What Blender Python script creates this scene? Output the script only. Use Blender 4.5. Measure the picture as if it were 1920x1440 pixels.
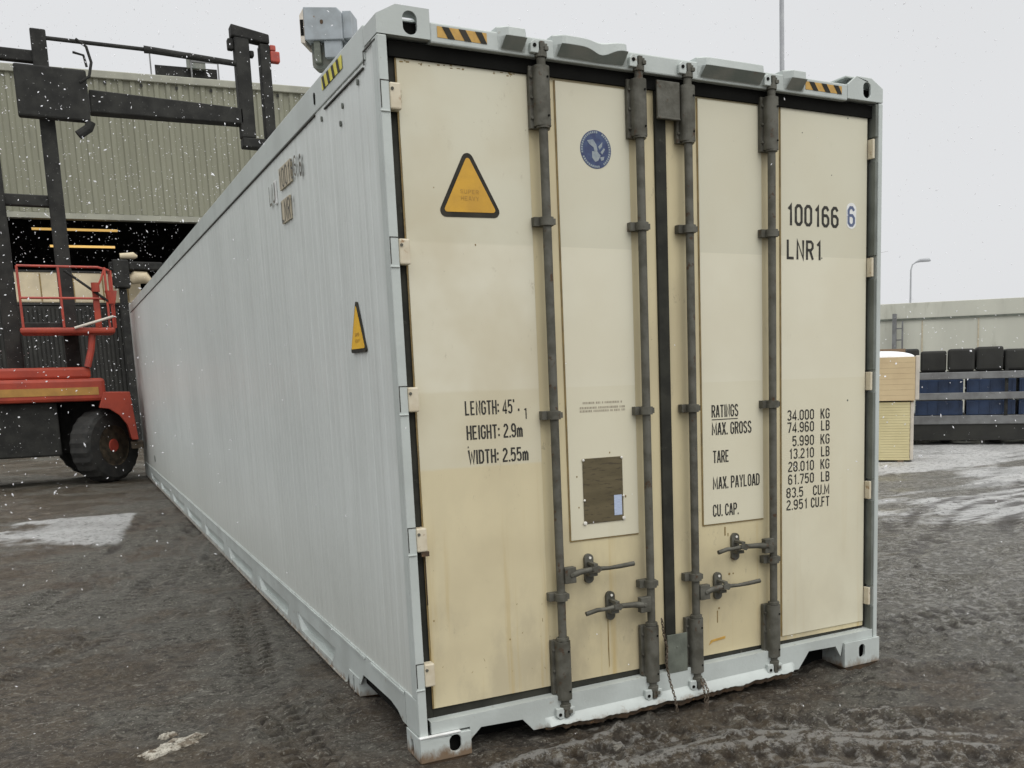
import bpy, bmesh, math, random
import numpy as np
from mathutils import Vector, Matrix, geometry
R = math.radians
random.seed(7)
for o in list(bpy.data.objects): bpy.data.objects.remove(o)
S = bpy.context.scene
COL = S.collection

# ------------------------------------------------------------------ camera
cd = bpy.data.cameras.new("camera"); cam = bpy.data.objects.new("camera", cd); COL.objects.link(cam)
cd.sensor_width = 36; cd.sensor_fit = 'HORIZONTAL'; cd.lens = 1855.67/1920*36
cd.shift_x = (960-1163.01)/1920; cd.shift_y = (980.61-720)/1920
cd.clip_start = .05; cd.clip_end = 3000
m = Matrix(((0.87217921, 0.09842142, -0.47918331, -1.1340656),
            (-0.48837996, 0.11896233, -0.86448423, -3.7798152),
            (-0.02807900, 0.98800870, 0.15182352, 1.5381970), (0, 0, 0, 1)))
cam.matrix_world = m
S.camera = cam
# ------------------------------------------------------------------ world, sun, exposure
SUN_EL, SUN_AZ = R(48), R(215)
w = bpy.data.worlds.new("World"); S.world = w; w.use_nodes = True
nt = w.node_tree; N = nt.nodes; Lk = nt.links; N.clear()
sky = N.new('ShaderNodeTexSky'); sky.sky_type = 'NISHITA'; sky.sun_disc = False
sky.sun_elevation = SUN_EL; sky.sun_rotation = SUN_AZ; sky.dust_density = 4
hs = N.new('ShaderNodeHueSaturation'); hs.inputs['Saturation'].default_value = .15
skb = N.new('ShaderNodeVectorMath'); skb.operation = 'SCALE'; skb.inputs['Scale'].default_value = .10
tc = N.new('ShaderNodeTexCoord'); sp = N.new('ShaderNodeSeparateXYZ')
mr = N.new('ShaderNodeMapRange'); mr.inputs['From Min'].default_value = .34; mr.inputs['From Max'].default_value = .95
mr.inputs['To Min'].default_value = 0; mr.inputs['To Max'].default_value = 1
cr = N.new('ShaderNodeMix'); cr.data_type = 'RGBA'
cr.inputs['A'].default_value = (.735, .745, .76, 1); cr.inputs['B'].default_value = (1.85, 1.86, 1.84, 1)
nz = N.new('ShaderNodeTexNoise'); nz.inputs['Scale'].default_value = 2.2; nz.inputs['Detail'].default_value = 5
nm = N.new('ShaderNodeMapRange'); nm.inputs['To Min'].default_value = .95; nm.inputs['To Max'].default_value = 1.05
mul = N.new('ShaderNodeVectorMath'); mul.operation = 'SCALE'
mix = N.new('ShaderNodeMix'); mix.data_type = 'RGBA'; mix.inputs['Factor'].default_value = .93
bg = N.new('ShaderNodeBackground'); bg.inputs['Strength'].default_value = 1.0
wo = N.new('ShaderNodeOutputWorld')
Lk.new(sky.outputs[0], hs.inputs['Color']); Lk.new(hs.outputs[0], skb.inputs[0])
Lk.new(tc.outputs['Generated'], sp.inputs[0]); Lk.new(sp.outputs['Z'], mr.inputs['Value'])
Lk.new(mr.outputs[0], cr.inputs['Factor']); Lk.new(tc.outputs['Generated'], nz.inputs['Vector'])
Lk.new(nz.outputs['Fac'], nm.inputs['Value']); Lk.new(cr.outputs['Result'], mul.inputs[0]); Lk.new(nm.outputs[0], mul.inputs['Scale'])
Lk.new(skb.outputs[0], mix.inputs['A']); Lk.new(mul.outputs[0], mix.inputs['B'])
Lk.new(mix.outputs['Result'], bg.inputs['Color']); Lk.new(bg.outputs[0], wo.inputs['Surface'])
ld = bpy.data.lights.new("sun", 'SUN'); ld.energy = .9; ld.angle = R(40); ld.color = (1, .97, .92)
so = bpy.data.objects.new("sun", ld); COL.objects.link(so)
# sun stands in front of the doors, a little to the right
sd = Vector((math.sin(R(168))*math.cos(SUN_EL), math.cos(R(168))*math.cos(SUN_EL), math.sin(SUN_EL)))
so.rotation_euler = sd.to_track_quat('Z', 'Y').to_euler()
sky.sun_rotation = R(168)
S.view_settings.view_transform = 'Standard'; S.view_settings.look = 'None'
S.view_settings.exposure = .10; S.view_settings.gamma = 1

# ------------------------------------------------------------------ materials
def newmat(name):
    mt = bpy.data.materials.new(name); mt.use_nodes = True
    nt = mt.node_tree; nt.nodes.clear()
    o = nt.nodes.new('ShaderNodeOutputMaterial'); b = nt.nodes.new('ShaderNodeBsdfPrincipled')
    nt.links.new(b.outputs[0], o.inputs[0]); return mt, nt, b
def noise(nt, vec, scale, detail=4, rough=.55, dist=0):
    n = nt.nodes.new('ShaderNodeTexNoise'); n.inputs['Scale'].default_value = scale
    n.inputs['Detail'].default_value = detail; n.inputs['Roughness'].default_value = rough
    n.inputs['Distortion'].default_value = dist
    nt.links.new(vec, n.inputs['Vector']); return n.outputs['Fac']
def coords(nt, scale=(1, 1, 1), kind='Object'):
    t = nt.nodes.new('ShaderNodeTexCoord'); mp = nt.nodes.new('ShaderNodeMapping')
    mp.inputs['Scale'].default_value = scale; nt.links.new(t.outputs[kind], mp.inputs['Vector']); return mp.outputs[0]
def ramp(nt, f, a, b):
    r = nt.nodes.new('ShaderNodeMapRange'); r.inputs['From Min'].default_value = a; r.inputs['From Max'].default_value = b
    r.interpolation_type = 'SMOOTHSTEP'; nt.links.new(f, r.inputs['Value']); return r.outputs[0]
def mixc(nt, f, a, b, amt=1.0):
    x = nt.nodes.new('ShaderNodeMix'); x.data_type = 'RGBA'
    if amt != 1.0 and not isinstance(f, float):
        mm = nt.nodes.new('ShaderNodeMath'); mm.operation = 'MULTIPLY'; mm.inputs[1].default_value = amt
        nt.links.new(f, mm.inputs[0]); f = mm.outputs[0]
    if isinstance(f, float): x.inputs['Factor'].default_value = f
    else: nt.links.new(f, x.inputs['Factor'])
    for k, v in (('A', a), ('B', b)):
        if isinstance(v, tuple): x.inputs[k].default_value = (*v, 1)
        else: nt.links.new(v, x.inputs[k])
    return x.outputs['Result']
def math2(nt, op, a, b):
    x = nt.nodes.new('ShaderNodeMath'); x.operation = op
    for i, v in enumerate((a, b)):
        if isinstance(v, (int, float)): x.inputs[i].default_value = v
        else: nt.links.new(v, x.inputs[i])
    return x.outputs[0]
def bump(nt, b, h, strength=.3, dist=.01):
    n = nt.nodes.new('ShaderNodeBump'); n.inputs['Strength'].default_value = strength; n.inputs['Distance'].default_value = dist
    nt.links.new(h, n.inputs['Height']); nt.links.new(n.outputs[0], b.inputs['Normal'])
def simple(name, c, c2=None, rough=.5, scale=6, metal=0, bmp=.15, spec=.5, c3=None, s3=30, t3=(.6, .7), stretch=(1, 1, 1), t2=(.35, .68), bdist=.004, bscale=60):
    mt, nt, b = newmat(name)
    v = coords(nt, stretch); n1 = noise(nt, v, scale, 5)
    col = mixc(nt, ramp(nt, n1, *t2), c, c2 or tuple(x*.78 for x in c))
    if c3:
        n3 = noise(nt, v, s3, 6, .6); col = mixc(nt, ramp(nt, n3, *t3), col, c3)
    nt.links.new(col, b.inputs['Base Color'])
    b.inputs['Metallic'].default_value = metal; b.inputs['Specular IOR Level'].default_value = spec
    r = nt.nodes.new('ShaderNodeMapRange'); r.inputs['To Min'].default_value = max(.05, rough-.12); r.inputs['To Max'].default_value = min(1, rough+.15)
    n2 = noise(nt, v, scale*2.7, 4); nt.links.new(n2, r.inputs['Value']); nt.links.new(r.outputs[0], b.inputs['Roughness'])
    if bmp: bump(nt, b, noise(nt, coords(nt), bscale, 4), bmp, bdist)
    return mt
def emis(name, c, s):
    mt, nt, b = newmat(name); b.inputs['Base Color'].default_value = (*c, 1)
    b.inputs['Emission Color'].default_value = (*c, 1); b.inputs['Emission Strength'].default_value = s; return mt

def make_side():
    mt, nt, b = newmat('container_side_paint')
    v = coords(nt); vs = coords(nt, (1, 6, .12))
    col = mixc(nt, ramp(nt, noise(nt, v, .7, 4), .35, .7), (.65, .685, .665), (.605, .64, .62))
    col = mixc(nt, ramp(nt, noise(nt, vs, 2.6, 6, .65), .42, .68), col, (.53, .56, .54), .55)
    col = mixc(nt, ramp(nt, noise(nt, coords(nt, (1, 22, .25)), 2, 4, .6), .56, .68), col, (.72, .755, .745), .5)
    col = mixc(nt, ramp(nt, noise(nt, coords(nt, (1, 8, .35)), 5, 3, .6), .63, .73), col, (.45, .465, .42), .5)
    sx = nt.nodes.new('ShaderNodeSeparateXYZ'); nt.links.new(v, sx.inputs[0])
    low = nt.nodes.new('ShaderNodeMapRange'); low.inputs['From Min'].default_value = 0.0; low.inputs['From Max'].default_value = .75
    low.inputs['To Min'].default_value = 1; low.inputs['To Max'].default_value = 0
    nt.links.new(math2(nt, 'ADD', sx.outputs['Z'], math2(nt, 'MULTIPLY', noise(nt, vs, 5, 4), -.35)), low.inputs['Value'])
    col = mixc(nt, low.outputs[0], col, (.47, .475, .42), .5)
    # road grime on the far lower end
    far = nt.nodes.new('ShaderNodeMapRange'); far.inputs['From Min'].default_value = 12.4; far.inputs['From Max'].default_value = 15.6
    nt.links.new(sx.outputs['Y'], far.inputs['Value'])
    col = mixc(nt, math2(nt, 'MULTIPLY', far.outputs[0], ramp(nt, noise(nt, v, 1.4, 4), .3, .6)), col, (.37, .34, .31), .75)
    nt.links.new(col, b.inputs['Base Color'])
    r = nt.nodes.new('ShaderNodeMapRange'); r.inputs['To Min'].default_value = .28; r.inputs['To Max'].default_value = .55
    nt.links.new(noise(nt, vs, 4, 4), r.inputs['Value']); nt.links.new(r.outputs[0], b.inputs['Roughness'])
    h = math2(nt, 'ADD', math2(nt, 'MULTIPLY', noise(nt, v, 1.1, 3), 2.5), math2(nt, 'MULTIPLY', noise(nt, coords(nt, (1, 30, .2)), 1.3, 3), .35))
    bump(nt, b, h, .35, .02)
    return mt
def make_cream(name, repaint, dirt=1.0, pale=False):
    mt, nt, b = newmat(name)
    v = coords(nt); sx = nt.nodes.new('ShaderNodeSeparateXYZ'); nt.links.new(v, sx.inputs[0]); z = sx.outputs['Z']
    base = (.645, .57, .375)
    if repaint:
        # large faded rectangles left by removed decals
        st = lambda a: ramp(nt, math2(nt, 'ADD', z, math2(nt, 'MULTIPLY', noise(nt, v, 9, 4), .012)), a-.002, a+.012)
        col = mixc(nt, st(1.168), base, (.64, .60, .455))
        col = mixc(nt, st(1.475), col, (.69, .66, .53))
        col = mixc(nt, st(2.055), col, (.625, .602, .475))
    elif pale:
        st = lambda a: math2(nt, 'GREATER_THAN', z, a)
        col = mixc(nt, st(1.475), (.67, .635, .49), (.695, .665, .53)); col = mixc(nt, st(2.055), col, (.625, .602, .475))
    else: col = mixc(nt, 1.0, base, (.63, .55, .345))
    col = mixc(nt, ramp(nt, noise(nt, v, 1.6, 4), .38, .66), col, (.49, .42, .27), .5*dirt)
    low = nt.nodes.new('ShaderNodeMapRange'); low.inputs['From Min'].default_value = 1.3; low.inputs['From Max'].default_value = .1
    nt.links.new(z, low.inputs['Value'])
    blot = math2(nt, 'MULTIPLY', low.outputs[0], ramp(nt, noise(nt, coords(nt, (1.0, 1, .5)), 4.5, 6, .6), .42, .66))
    col = mixc(nt, blot, col, (.33, .285, .20), .5*dirt)
    bl2 = ramp(nt, noise(nt, coords(nt, (1.3, 1, .8)), 13, 6, .8), .60, .70); col = mixc(nt, math2(nt, 'MULTIPLY', bl2, ramp(nt, noise(nt, v, 2.2, 3), .42, .6)), col, (.36, .31, .21), .6*dirt)
    st2 = math2(nt, 'MULTIPLY', low.outputs[0], ramp(nt, noise(nt, coords(nt, (9, 1, .35)), 2.2, 5, .6), .55, .72))
    col = mixc(nt, st2, col, (.47, .34, .13), .6*dirt)
    sc = ramp(nt, noise(nt, coords(nt, (1.6, 1, 1)), 26, 5, .75), .675, .73)
    col = mixc(nt, sc, col, (.20, .165, .11), .6*dirt)
    nt.links.new(col, b.inputs['Base Color'])
    r = nt.nodes.new('ShaderNodeMapRange'); r.inputs['To Min'].default_value = .38; r.inputs['To Max'].default_value = .68
    nt.links.new(noise(nt, v, 5, 4), r.inputs['Value']); nt.links.new(r.outputs[0], b.inputs['Roughness'])
    h = math2(nt, 'ADD', math2(nt, 'MULTIPLY', noise(nt, v, 1.7, 2), 1.5), math2(nt, 'MULTIPLY', noise(nt, v, 70, 3), .05))
    bump(nt, b, h, .25, .012)
    return mt
M = {}
M['side'] = make_side()
M['frame'] = simple('container_frame_paint', (.50, .54, .52), (.44, .475, .455), .42, 3, c3=(.30, .25, .19), s3=22, t3=(.68, .78), bmp=.2)
M['lowframe'] = simple('container_frame_paint_low', (.50, .54, .52), (.42, .45, .43), .42, 4, c3=(.24, .19, .14), s3=14, t3=(.63, .74), bmp=.3)
def muddy_low():
    mt = M['lowframe']; nt = mt.node_tree; b = next(n for n in nt.nodes if n.type == 'BSDF_PRINCIPLED')
    src = b.inputs['Base Color'].links[0].from_socket; v = coords(nt); sx = nt.nodes.new('ShaderNodeSeparateXYZ'); nt.links.new(v, sx.inputs[0])
    zz = math2(nt, 'ADD', sx.outputs['Z'], math2(nt, 'MULTIPLY', noise(nt, coords(nt, (1, 1, .5)), 16, 6, .75), -.14))
    f = nt.nodes.new('ShaderNodeMapRange'); f.inputs['From Min'].default_value = -.045; f.inputs['From Max'].default_value = -.085
    nt.links.new(zz, f.inputs['Value']); col = mixc(nt, f.outputs[0], src, (.17, .105, .055), .92); nt.links.new(col, b.inputs['Base Color'])
muddy_low()
M['rust'] = simple('muddy_rust', (.085, .052, .028), (.045, .032, .02), .85, 18, bmp=.7, c3=(.22, .12, .05), s3=40)
M['cream'] = make_cream('cream_door_sheet', True)
M['creampale'] = make_cream('cream_pale_sheet', False, .35, True)
M['cream2'] = make_cream('cream_door_base', False, 1.2)
M['creamhinge'] = simple('cream_hinge_paint', (.63, .57, .44), (.55, .48, .35), .5, 16, c3=(.28, .15, .06), s3=26, t3=(.6, .72))
M['edge'] = simple('brown_sealant_edge', (.27, .19, .07), (.17, .12, .05), .7, 20)
M['rubber'] = simple('black_door_gasket', (.022, .022, .018), (.038, .038, .030), .75, 9, c3=(.10, .10, .08), s3=22, t3=(.64, .76), spec=.25)
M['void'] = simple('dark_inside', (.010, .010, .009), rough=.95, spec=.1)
M['gear'] = simple('galvanised_lock_gear', (.125, .122, .102), (.072, .069, .054), .6, 14, metal=.15, c3=(.075, .045, .026), s3=26, t3=(.60, .70), bmp=.5, spec=.35)
M['gearlight'] = simple('grey_green_plate', (.150, .165, .135), (.10, .11, .09), .6, 12, metal=.1, bmp=.3)
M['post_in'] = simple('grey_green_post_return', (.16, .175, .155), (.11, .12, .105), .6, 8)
M['white'] = simple('white_paint', (.80, .81, .80), (.68, .68, .66), .5, 12)
M['ink'] = simple('black_lettering', (.035, .034, .03), (.08, .075, .062), .65, 60, spec=.25, t2=(.45, .75))
M['wornink'] = simple('worn_dark_lettering', (.07, .07, .06), (.22, .20, .16), .7, 40, t2=(.45, .6))
M['fadedink'] = simple('faded_lettering', (.32, .28, .21), (.42, .37, .28), .7, 60)
M['blueink'] = simple('blue_lettering', (.09, .12, .22), (.12, .15, .24), .6, 30)
M['yellow'] = simple('warning_yellow', (.62, .345, .03), (.52, .285, .03), .5, 10)
M['ambertext'] = simple('amber_print', (.36, .20, .035), (.45, .25, .035), .6, 40)
M['amberside'] = simple('warning_yellow_bright', (.86, .50, .02), (.78, .44, .02), .5, 10)
M['stripeyel'] = simple('hazard_yellow', (.74, .66, .05), (.6, .52, .05), .5, 10)
M['stripeor'] = simple('hazard_orange', (.55, .33, .07), (.45, .26, .06), .5, 30)
M['black'] = simple('black_band', (.022, .022, .018), (.045, .04, .03), .6, 10, spec=.2)
M['badge'] = simple('navy_badge', (.03, .045, .12), (.05, .08, .17), .5, 40)
M['badge2'] = simple('badge_pale_print', (.30, .34, .36), (.22, .26, .30), .5, 60)
M['badgerim'] = simple('badge_rim_print', (.42, .42, .44), (.05, .06, .12), .5, 120, t2=(.5, .6))
M['plate'] = simple('brown_data_plate', (.135, .11, .06), (.105, .085, .045), .45, 8, c3=(.075, .06, .035), s3=26, t3=(.55, .62), stretch=(.6, 1, 3.2), metal=.2)
M['rivet'] = simple('bright_rivet', (.85, .83, .76), rough=.35, metal=.1)
M['barlabel'] = simple('pale_blue_label', (.48, .56, .72), (.38, .45, .60), .5, 60, stretch=(1, 1, 8))
M['tan'] = simple('old_tan_patch', (.52, .46, .34), (.42, .37, .27), .6, 20)
M['chain'] = simple('chain_steel', (.16, .13, .10), (.10, .075, .05), .5, 30, metal=.5)
M['redpaint'] = simple('truck_red_paint', (.36, .048, .022), (.26, .034, .018), .6, 3, c3=(.12, .05, .03), s3=14, t3=(.64, .76))  # red darkened to put the shade over the truck into its colour
M['reddark'] = simple('truck_red_rail', (.42, .06, .035), (.30, .05, .035), .5, 6)
M['tyre'] = simple('tyre_rubber', (.022, .022, .021), (.035, .034, .031), .8, 8, bmp=.5)
M['rim'] = simple('wheel_rim_grime', (.11, .085, .055), (.05, .042, .032), .7, 10)
M['mastblack'] = simple('dark_mast_steel', (.016, .016, .015), (.03, .03, .027), .75, 5, c3=(.16, .16, .155), s3=26, t3=(.64, .72), bmp=.4, spec=.3)
M['ochre'] = simple('ochre_stripe', (.42, .22, .05), rough=.5)
M['greybox'] = simple('grey_hoist_paint', (.33, .365, .39), (.27, .295, .31), .5, 4, c3=(.20, .14, .09), s3=9, t3=(.68, .76))
M['greydark'] = simple('grey_weathered_and_shade', (.14, .16, .14), (.22, .22, .19), .6, 6, c3=(.16, .08, .04), s3=10, t3=(.6, .75))
M['clad'] = simple('shed_cladding', (.240, .240, .178), (.205, .205, .15), .6, .8, c3=(.19, .19, .145), s3=3, t3=(.55, .75), bmp=0, stretch=(1, 1, .3))
M['cladcap'] = simple('shed_parapet_cap', (.34, .34, .275), (.28, .28, .23), .5, 2, bmp=0)
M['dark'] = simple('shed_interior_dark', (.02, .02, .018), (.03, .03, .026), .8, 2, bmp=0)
M['creambg'] = simple('cream_trailer_paint', (.62, .53, .36), (.50, .43, .30), .55, 2, bmp=0)
M['creambg2'] = simple('pale_cream_paint', (.56, .56, .48), (.49, .49, .42), .55, 1, bmp=0, c3=(.41, .41, .34), s3=3, t3=(.56, .72), stretch=(1, 1, .3))
M['lampglow'] = emis('warm_strip_lamp', (1.0, .62, .18), .40)
M['blue'] = simple('blue_crate_plastic', (.028, .055, .125), (.02, .038, .085), .5, 4)
M['railgrey'] = simple('grey_side_board', (.20, .205, .205), (.14, .14, .14), .6, 5)
M['foamtan'] = simple('tan_foam_board', (.62, .485, .29), (.55, .42, .25), .75, 2, bmp=.1)
M['foamyel'] = simple('yellow_foam_board', (.66, .58, .33), (.59, .51, .28), .75, 2, bmp=.1)
M['paleside'] = simple('pale_side_edge', (.62, .56, .48), (.5, .46, .40), .3, 6)
M['snow'] = simple('fresh_snow', (.84, .86, .89), (.76, .78, .80), .7, 5, bmp=.5, bdist=.02)
M['dirtysnow'] = simple('dirty_ice', (.50, .47, .40), (.27, .24, .19), .6, 14, bmp=1, bdist=.03, bscale=45, c3=(.15, .12, .085), s3=26, t3=(.52, .60))
M['flake'] = bpy.data.materials.new('snow_flake'); M['flake'].use_nodes = True
_n = M['flake'].node_tree; _n.nodes.clear(); _o = _n.nodes.new('ShaderNodeOutputMaterial'); _m = _n.nodes.new('ShaderNodeMixShader')
_d = _n.nodes.new('ShaderNodeBsdfDiffuse'); _t = _n.nodes.new('ShaderNodeBsdfTranslucent')
for q_ in (_d, _t): q_.inputs[0].default_value = (.93, .93, .95, 1)
_n.links.new(_d.outputs[0], _m.inputs[1]); _n.links.new(_t.outputs[0], _m.inputs[2]); _n.links.new(_m.outputs[0], _o.inputs[0])
M['steel'] = simple('lamp_post_steel', (.40, .415, .43), (.34, .35, .37), .5, 3, bmp=0)
M['bark'] = simple('bare_bark', (.16, .14, .125), (.10, .09, .08), .9, 5, bmp=0)
M['board'] = simple('brown_board', (.28, .19, .12), (.2, .14, .09), .8, 5)
M['beige'] = simple('beige_wrap', (.55, .50, .42), (.36, .31, .25), .6, 3)

def make_ground():
    mt, nt, b = newmat('wet_muddy_asphalt')
    v = coords(nt)
    mud = mixc(nt, ramp(nt, noise(nt, v, 6, 7, .7), .36, .66), (.122, .093, .060), (.056, .041, .027))
    asp = mixc(nt, ramp(nt, noise(nt, v, 9, 7, .75), .36, .66), (.150, .142, .117), (.082, .077, .062))
    at = nt.nodes.new('ShaderNodeVertexColor'); at.layer_name = 'wear'
    se = nt.nodes.new('ShaderNodeSeparateColor'); nt.links.new(at.outputs[0], se.inputs[0])
    f = math2(nt, 'ADD', math2(nt, 'MULTIPLY', noise(nt, v, 1.1, 6, .65), 1.0), math2(nt, 'SUBTRACT', se.outputs[0], .5))
    col = mixc(nt, ramp(nt, f, .40, .56), asp, mud)
    for sc_, amt in ((48, .30), (120, .28)):      # grit: every grain its own tone
        vo = nt.nodes.new('ShaderNodeTexVoronoi'); vo.inputs['Scale'].default_value = sc_; nt.links.new(v, vo.inputs['Vector'])
        sv = nt.nodes.new('ShaderNodeSeparateColor'); nt.links.new(vo.outputs['Color'], sv.inputs[0])
        col = mixc(nt, ramp(nt, sv.outputs[0], .70, .95), col, (.30, .275, .225), amt); col = mixc(nt, ramp(nt, sv.outputs[1], .66, .9), col, (.035, .027, .019), amt)
    # patchy slush, denser where the wear map says so
    g = math2(nt, 'ADD', noise(nt, coords(nt, (1, 1, 1)), 20, 7, .8), math2(nt, 'MULTIPLY', se.outputs[1], .27))
    col = mixc(nt, ramp(nt, g, .62, .70), col, (.38, .37, .345), .8)
    g1 = noise(nt, coords(nt, (1, 2.2, 1)), 7, 6, .7); col = mixc(nt, ramp(nt, g1, .615, .665), col, (.40, .38, .33), .8)
    g2 = noise(nt, v, 60, 3, .6); col = mixc(nt, ramp(nt, g2, .60, .66), col, (.36, .34, .29), .85)
    col = mixc(nt, ramp(nt, math2(nt, 'ADD', se.outputs[2], math2(nt, 'MULTIPLY', math2(nt, 'SUBTRACT', noise(nt, v, 6, 6, .75), .5), .9)), .25, .75), col, (.56, .56, .55))
    dk = ramp(nt, noise(nt, coords(nt, (1, 1.3, 1)), 13, 7, .8), .53, .60); col = mixc(nt, dk, col, (.026, .019, .013), .8)
    col = mixc(nt, math2(nt, 'MULTIPLY', at.outputs['Alpha'], .85), col, (.030, .022, .015))
    nt.links.new(col, b.inputs['Base Color']); b.inputs['Specular IOR Level'].default_value = .5
    wet = ramp(nt, noise(nt, coords(nt, (1, 1, 1)), 1.1, 5, .6), .42, .58)
    r = nt.nodes.new('ShaderNodeMapRange'); r.inputs['To Min'].default_value = .75; r.inputs['To Max'].default_value = .28
    nt.links.new(wet, r.inputs['Value']); nt.links.new(r.outputs[0], b.inputs['Roughness'])
    h = math2(nt, 'ADD', noise(nt, v, 16, 8, .85), math2(nt, 'MULTIPLY', noise(nt, v, 110, 3, .6), .3))
    bump(nt, b, h, 1.0, .045)
    return mt
M['ground'] = make_ground()

# ------------------------------------------------------------------ mesh helpers
class MB:
    def __init__(s): s.v = []; s.f = []
    def add(s, vs, fs):
        k = len(s.v); s.v += [tuple(p) for p in vs]; s.f += [tuple(i+k for i in f) for f in fs]; return s
    def box(s, x0, x1, y0, y1, z0, z1):
        vs = [(x, y, z) for z in (z0, z1) for y in (y0, y1) for x in (x0, x1)]
        return s.add(vs, [(0, 2, 3, 1), (4, 5, 7, 6), (0, 1, 5, 4), (2, 6, 7, 3), (0, 4, 6, 2), (1, 3, 7, 5)])
    def tube(s, pts, r, n=12, cap=True, radii=None):
        pts = [Vector(p) for p in pts]; vs = []; fs = []
        up = None
        for i, p in enumerate(pts):
            d = (pts[min(i+1, len(pts)-1)]-pts[max(i-1, 0)]).normalized()
            if up is None: up = d.orthogonal().normalized()
            up = (up-d*up.dot(d)).normalized(); sd_ = d.cross(up)
            rr = radii[i] if radii else r
            for k in range(n):
                a = 2*math.pi*k/n; vs.append(p+(up*math.cos(a)+sd_*math.sin(a))*rr)
        for i in range(len(pts)-1):
            for k in range(n):
                fs.append((i*n+k, i*n+(k+1) % n, (i+1)*n+(k+1) % n, (i+1)*n+k))
        if cap: fs.append(tuple(range(n))[::-1]); fs.append(tuple((len(pts)-1)*n+k for k in range(n)))
        return s.add(vs, fs)
    def prism(s, outer, f, t0, t1, holes=()):
        """extrude a 2D outline (with holes) from t0 to t1; f(a,b,t)->xyz"""
        loops = [outer]+list(holes)
        tri = geometry.tessellate_polygon([[Vector((a, b, 0)) for a, b in l] for l in loops])
        flat = [p for l in loops for p in l]; n = len(flat)
        vs = [f(a, b, t0) for a, b in flat]+[f(a, b, t1) for a, b in flat]
        fs = [tuple(t) for t in tri]+[tuple(i+n for i in t[::-1]) for t in tri]
        k = 0
        for l in loops:
            for i in range(len(l)):
                j = (i+1) % len(l); fs.append((k+i, k+j, k+j+n, k+i+n))
            k += len(l)
        return s.add(vs, fs)
    def build(s, name, mat, parent=None, bevel=0, smooth=False, loc=None, seg=2):
        me = bpy.data.meshes.new(name); me.from_pydata(s.v, [], s.f)
        bm = bmesh.new(); bm.from_mesh(me); bmesh.ops.recalc_face_normals(bm, faces=bm.faces); bm.to_mesh(me); bm.free()
        if smooth:
            me.polygons.foreach_set('use_smooth', [True]*len(me.polygons))
            try: me.set_sharp_from_angle(angle=R(38))
            except Exception: pass
        me.materials.append(mat); o = bpy.data.objects.new(name, me); COL.objects.link(o)
        if parent: o.parent = parent
        if loc: o.location = loc
        if bevel:
            b = o.modifiers.new('bevel', 'BEVEL'); b.width = bevel; b.segments = seg; b.limit_method = 'ANGLE'; b.angle_limit = R(35)
        return o
def XZ(a, b, t): return (a, t, b)      # outline in x-z, extruded along y
def YZ(a, b, t): return (t, a, b)
def XY(a, b, t): return (a, b, t)
def thing(name, label, cat, loc=(0, 0, 0), rz=0, group=None):
    o = bpy.data.objects.new(name, None); COL.objects.link(o); o.location = loc; o.rotation_euler = (0, 0, rz)
    o.empty_display_size = .2; o['label'] = label; o['category'] = cat
    if group: o['group'] = group
    return o
def tag(o, label=None, cat=None, group=None, kind=None):
    if label: o['label'] = label
    if cat: o['category'] = cat
    if group: o['group'] = group
    if kind: o['kind'] = kind
    return o
def box(x0, x1, y0, y1, z0, z1): return MB().box(x0, x1, y0, y1, z0, z1)
def rot_about(mb, c, ax, ang):
    mt = Matrix.Translation(c) @ Matrix.Rotation(ang, 4, ax) @ Matrix.Translation(-Vector(c))
    mb.v = [tuple(mt @ Vector(p)) for p in mb.v]; return mb
def stadium(cx, cz, hw, hh, n=8, squash=False):
    r = min(hw, hh); pts = []
    for k in range(4*n):
        a = 2*math.pi*k/(4*n); x = math.cos(a)*r; z = math.sin(a)*r
        if hh > hw: z += (hh-hw)*(1 if z >= 0 else -1)
        else: x += (hw-hh)*(1 if x >= 0 else -1)
        pts.append((cx+x, cz+z))
    return pts

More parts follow.
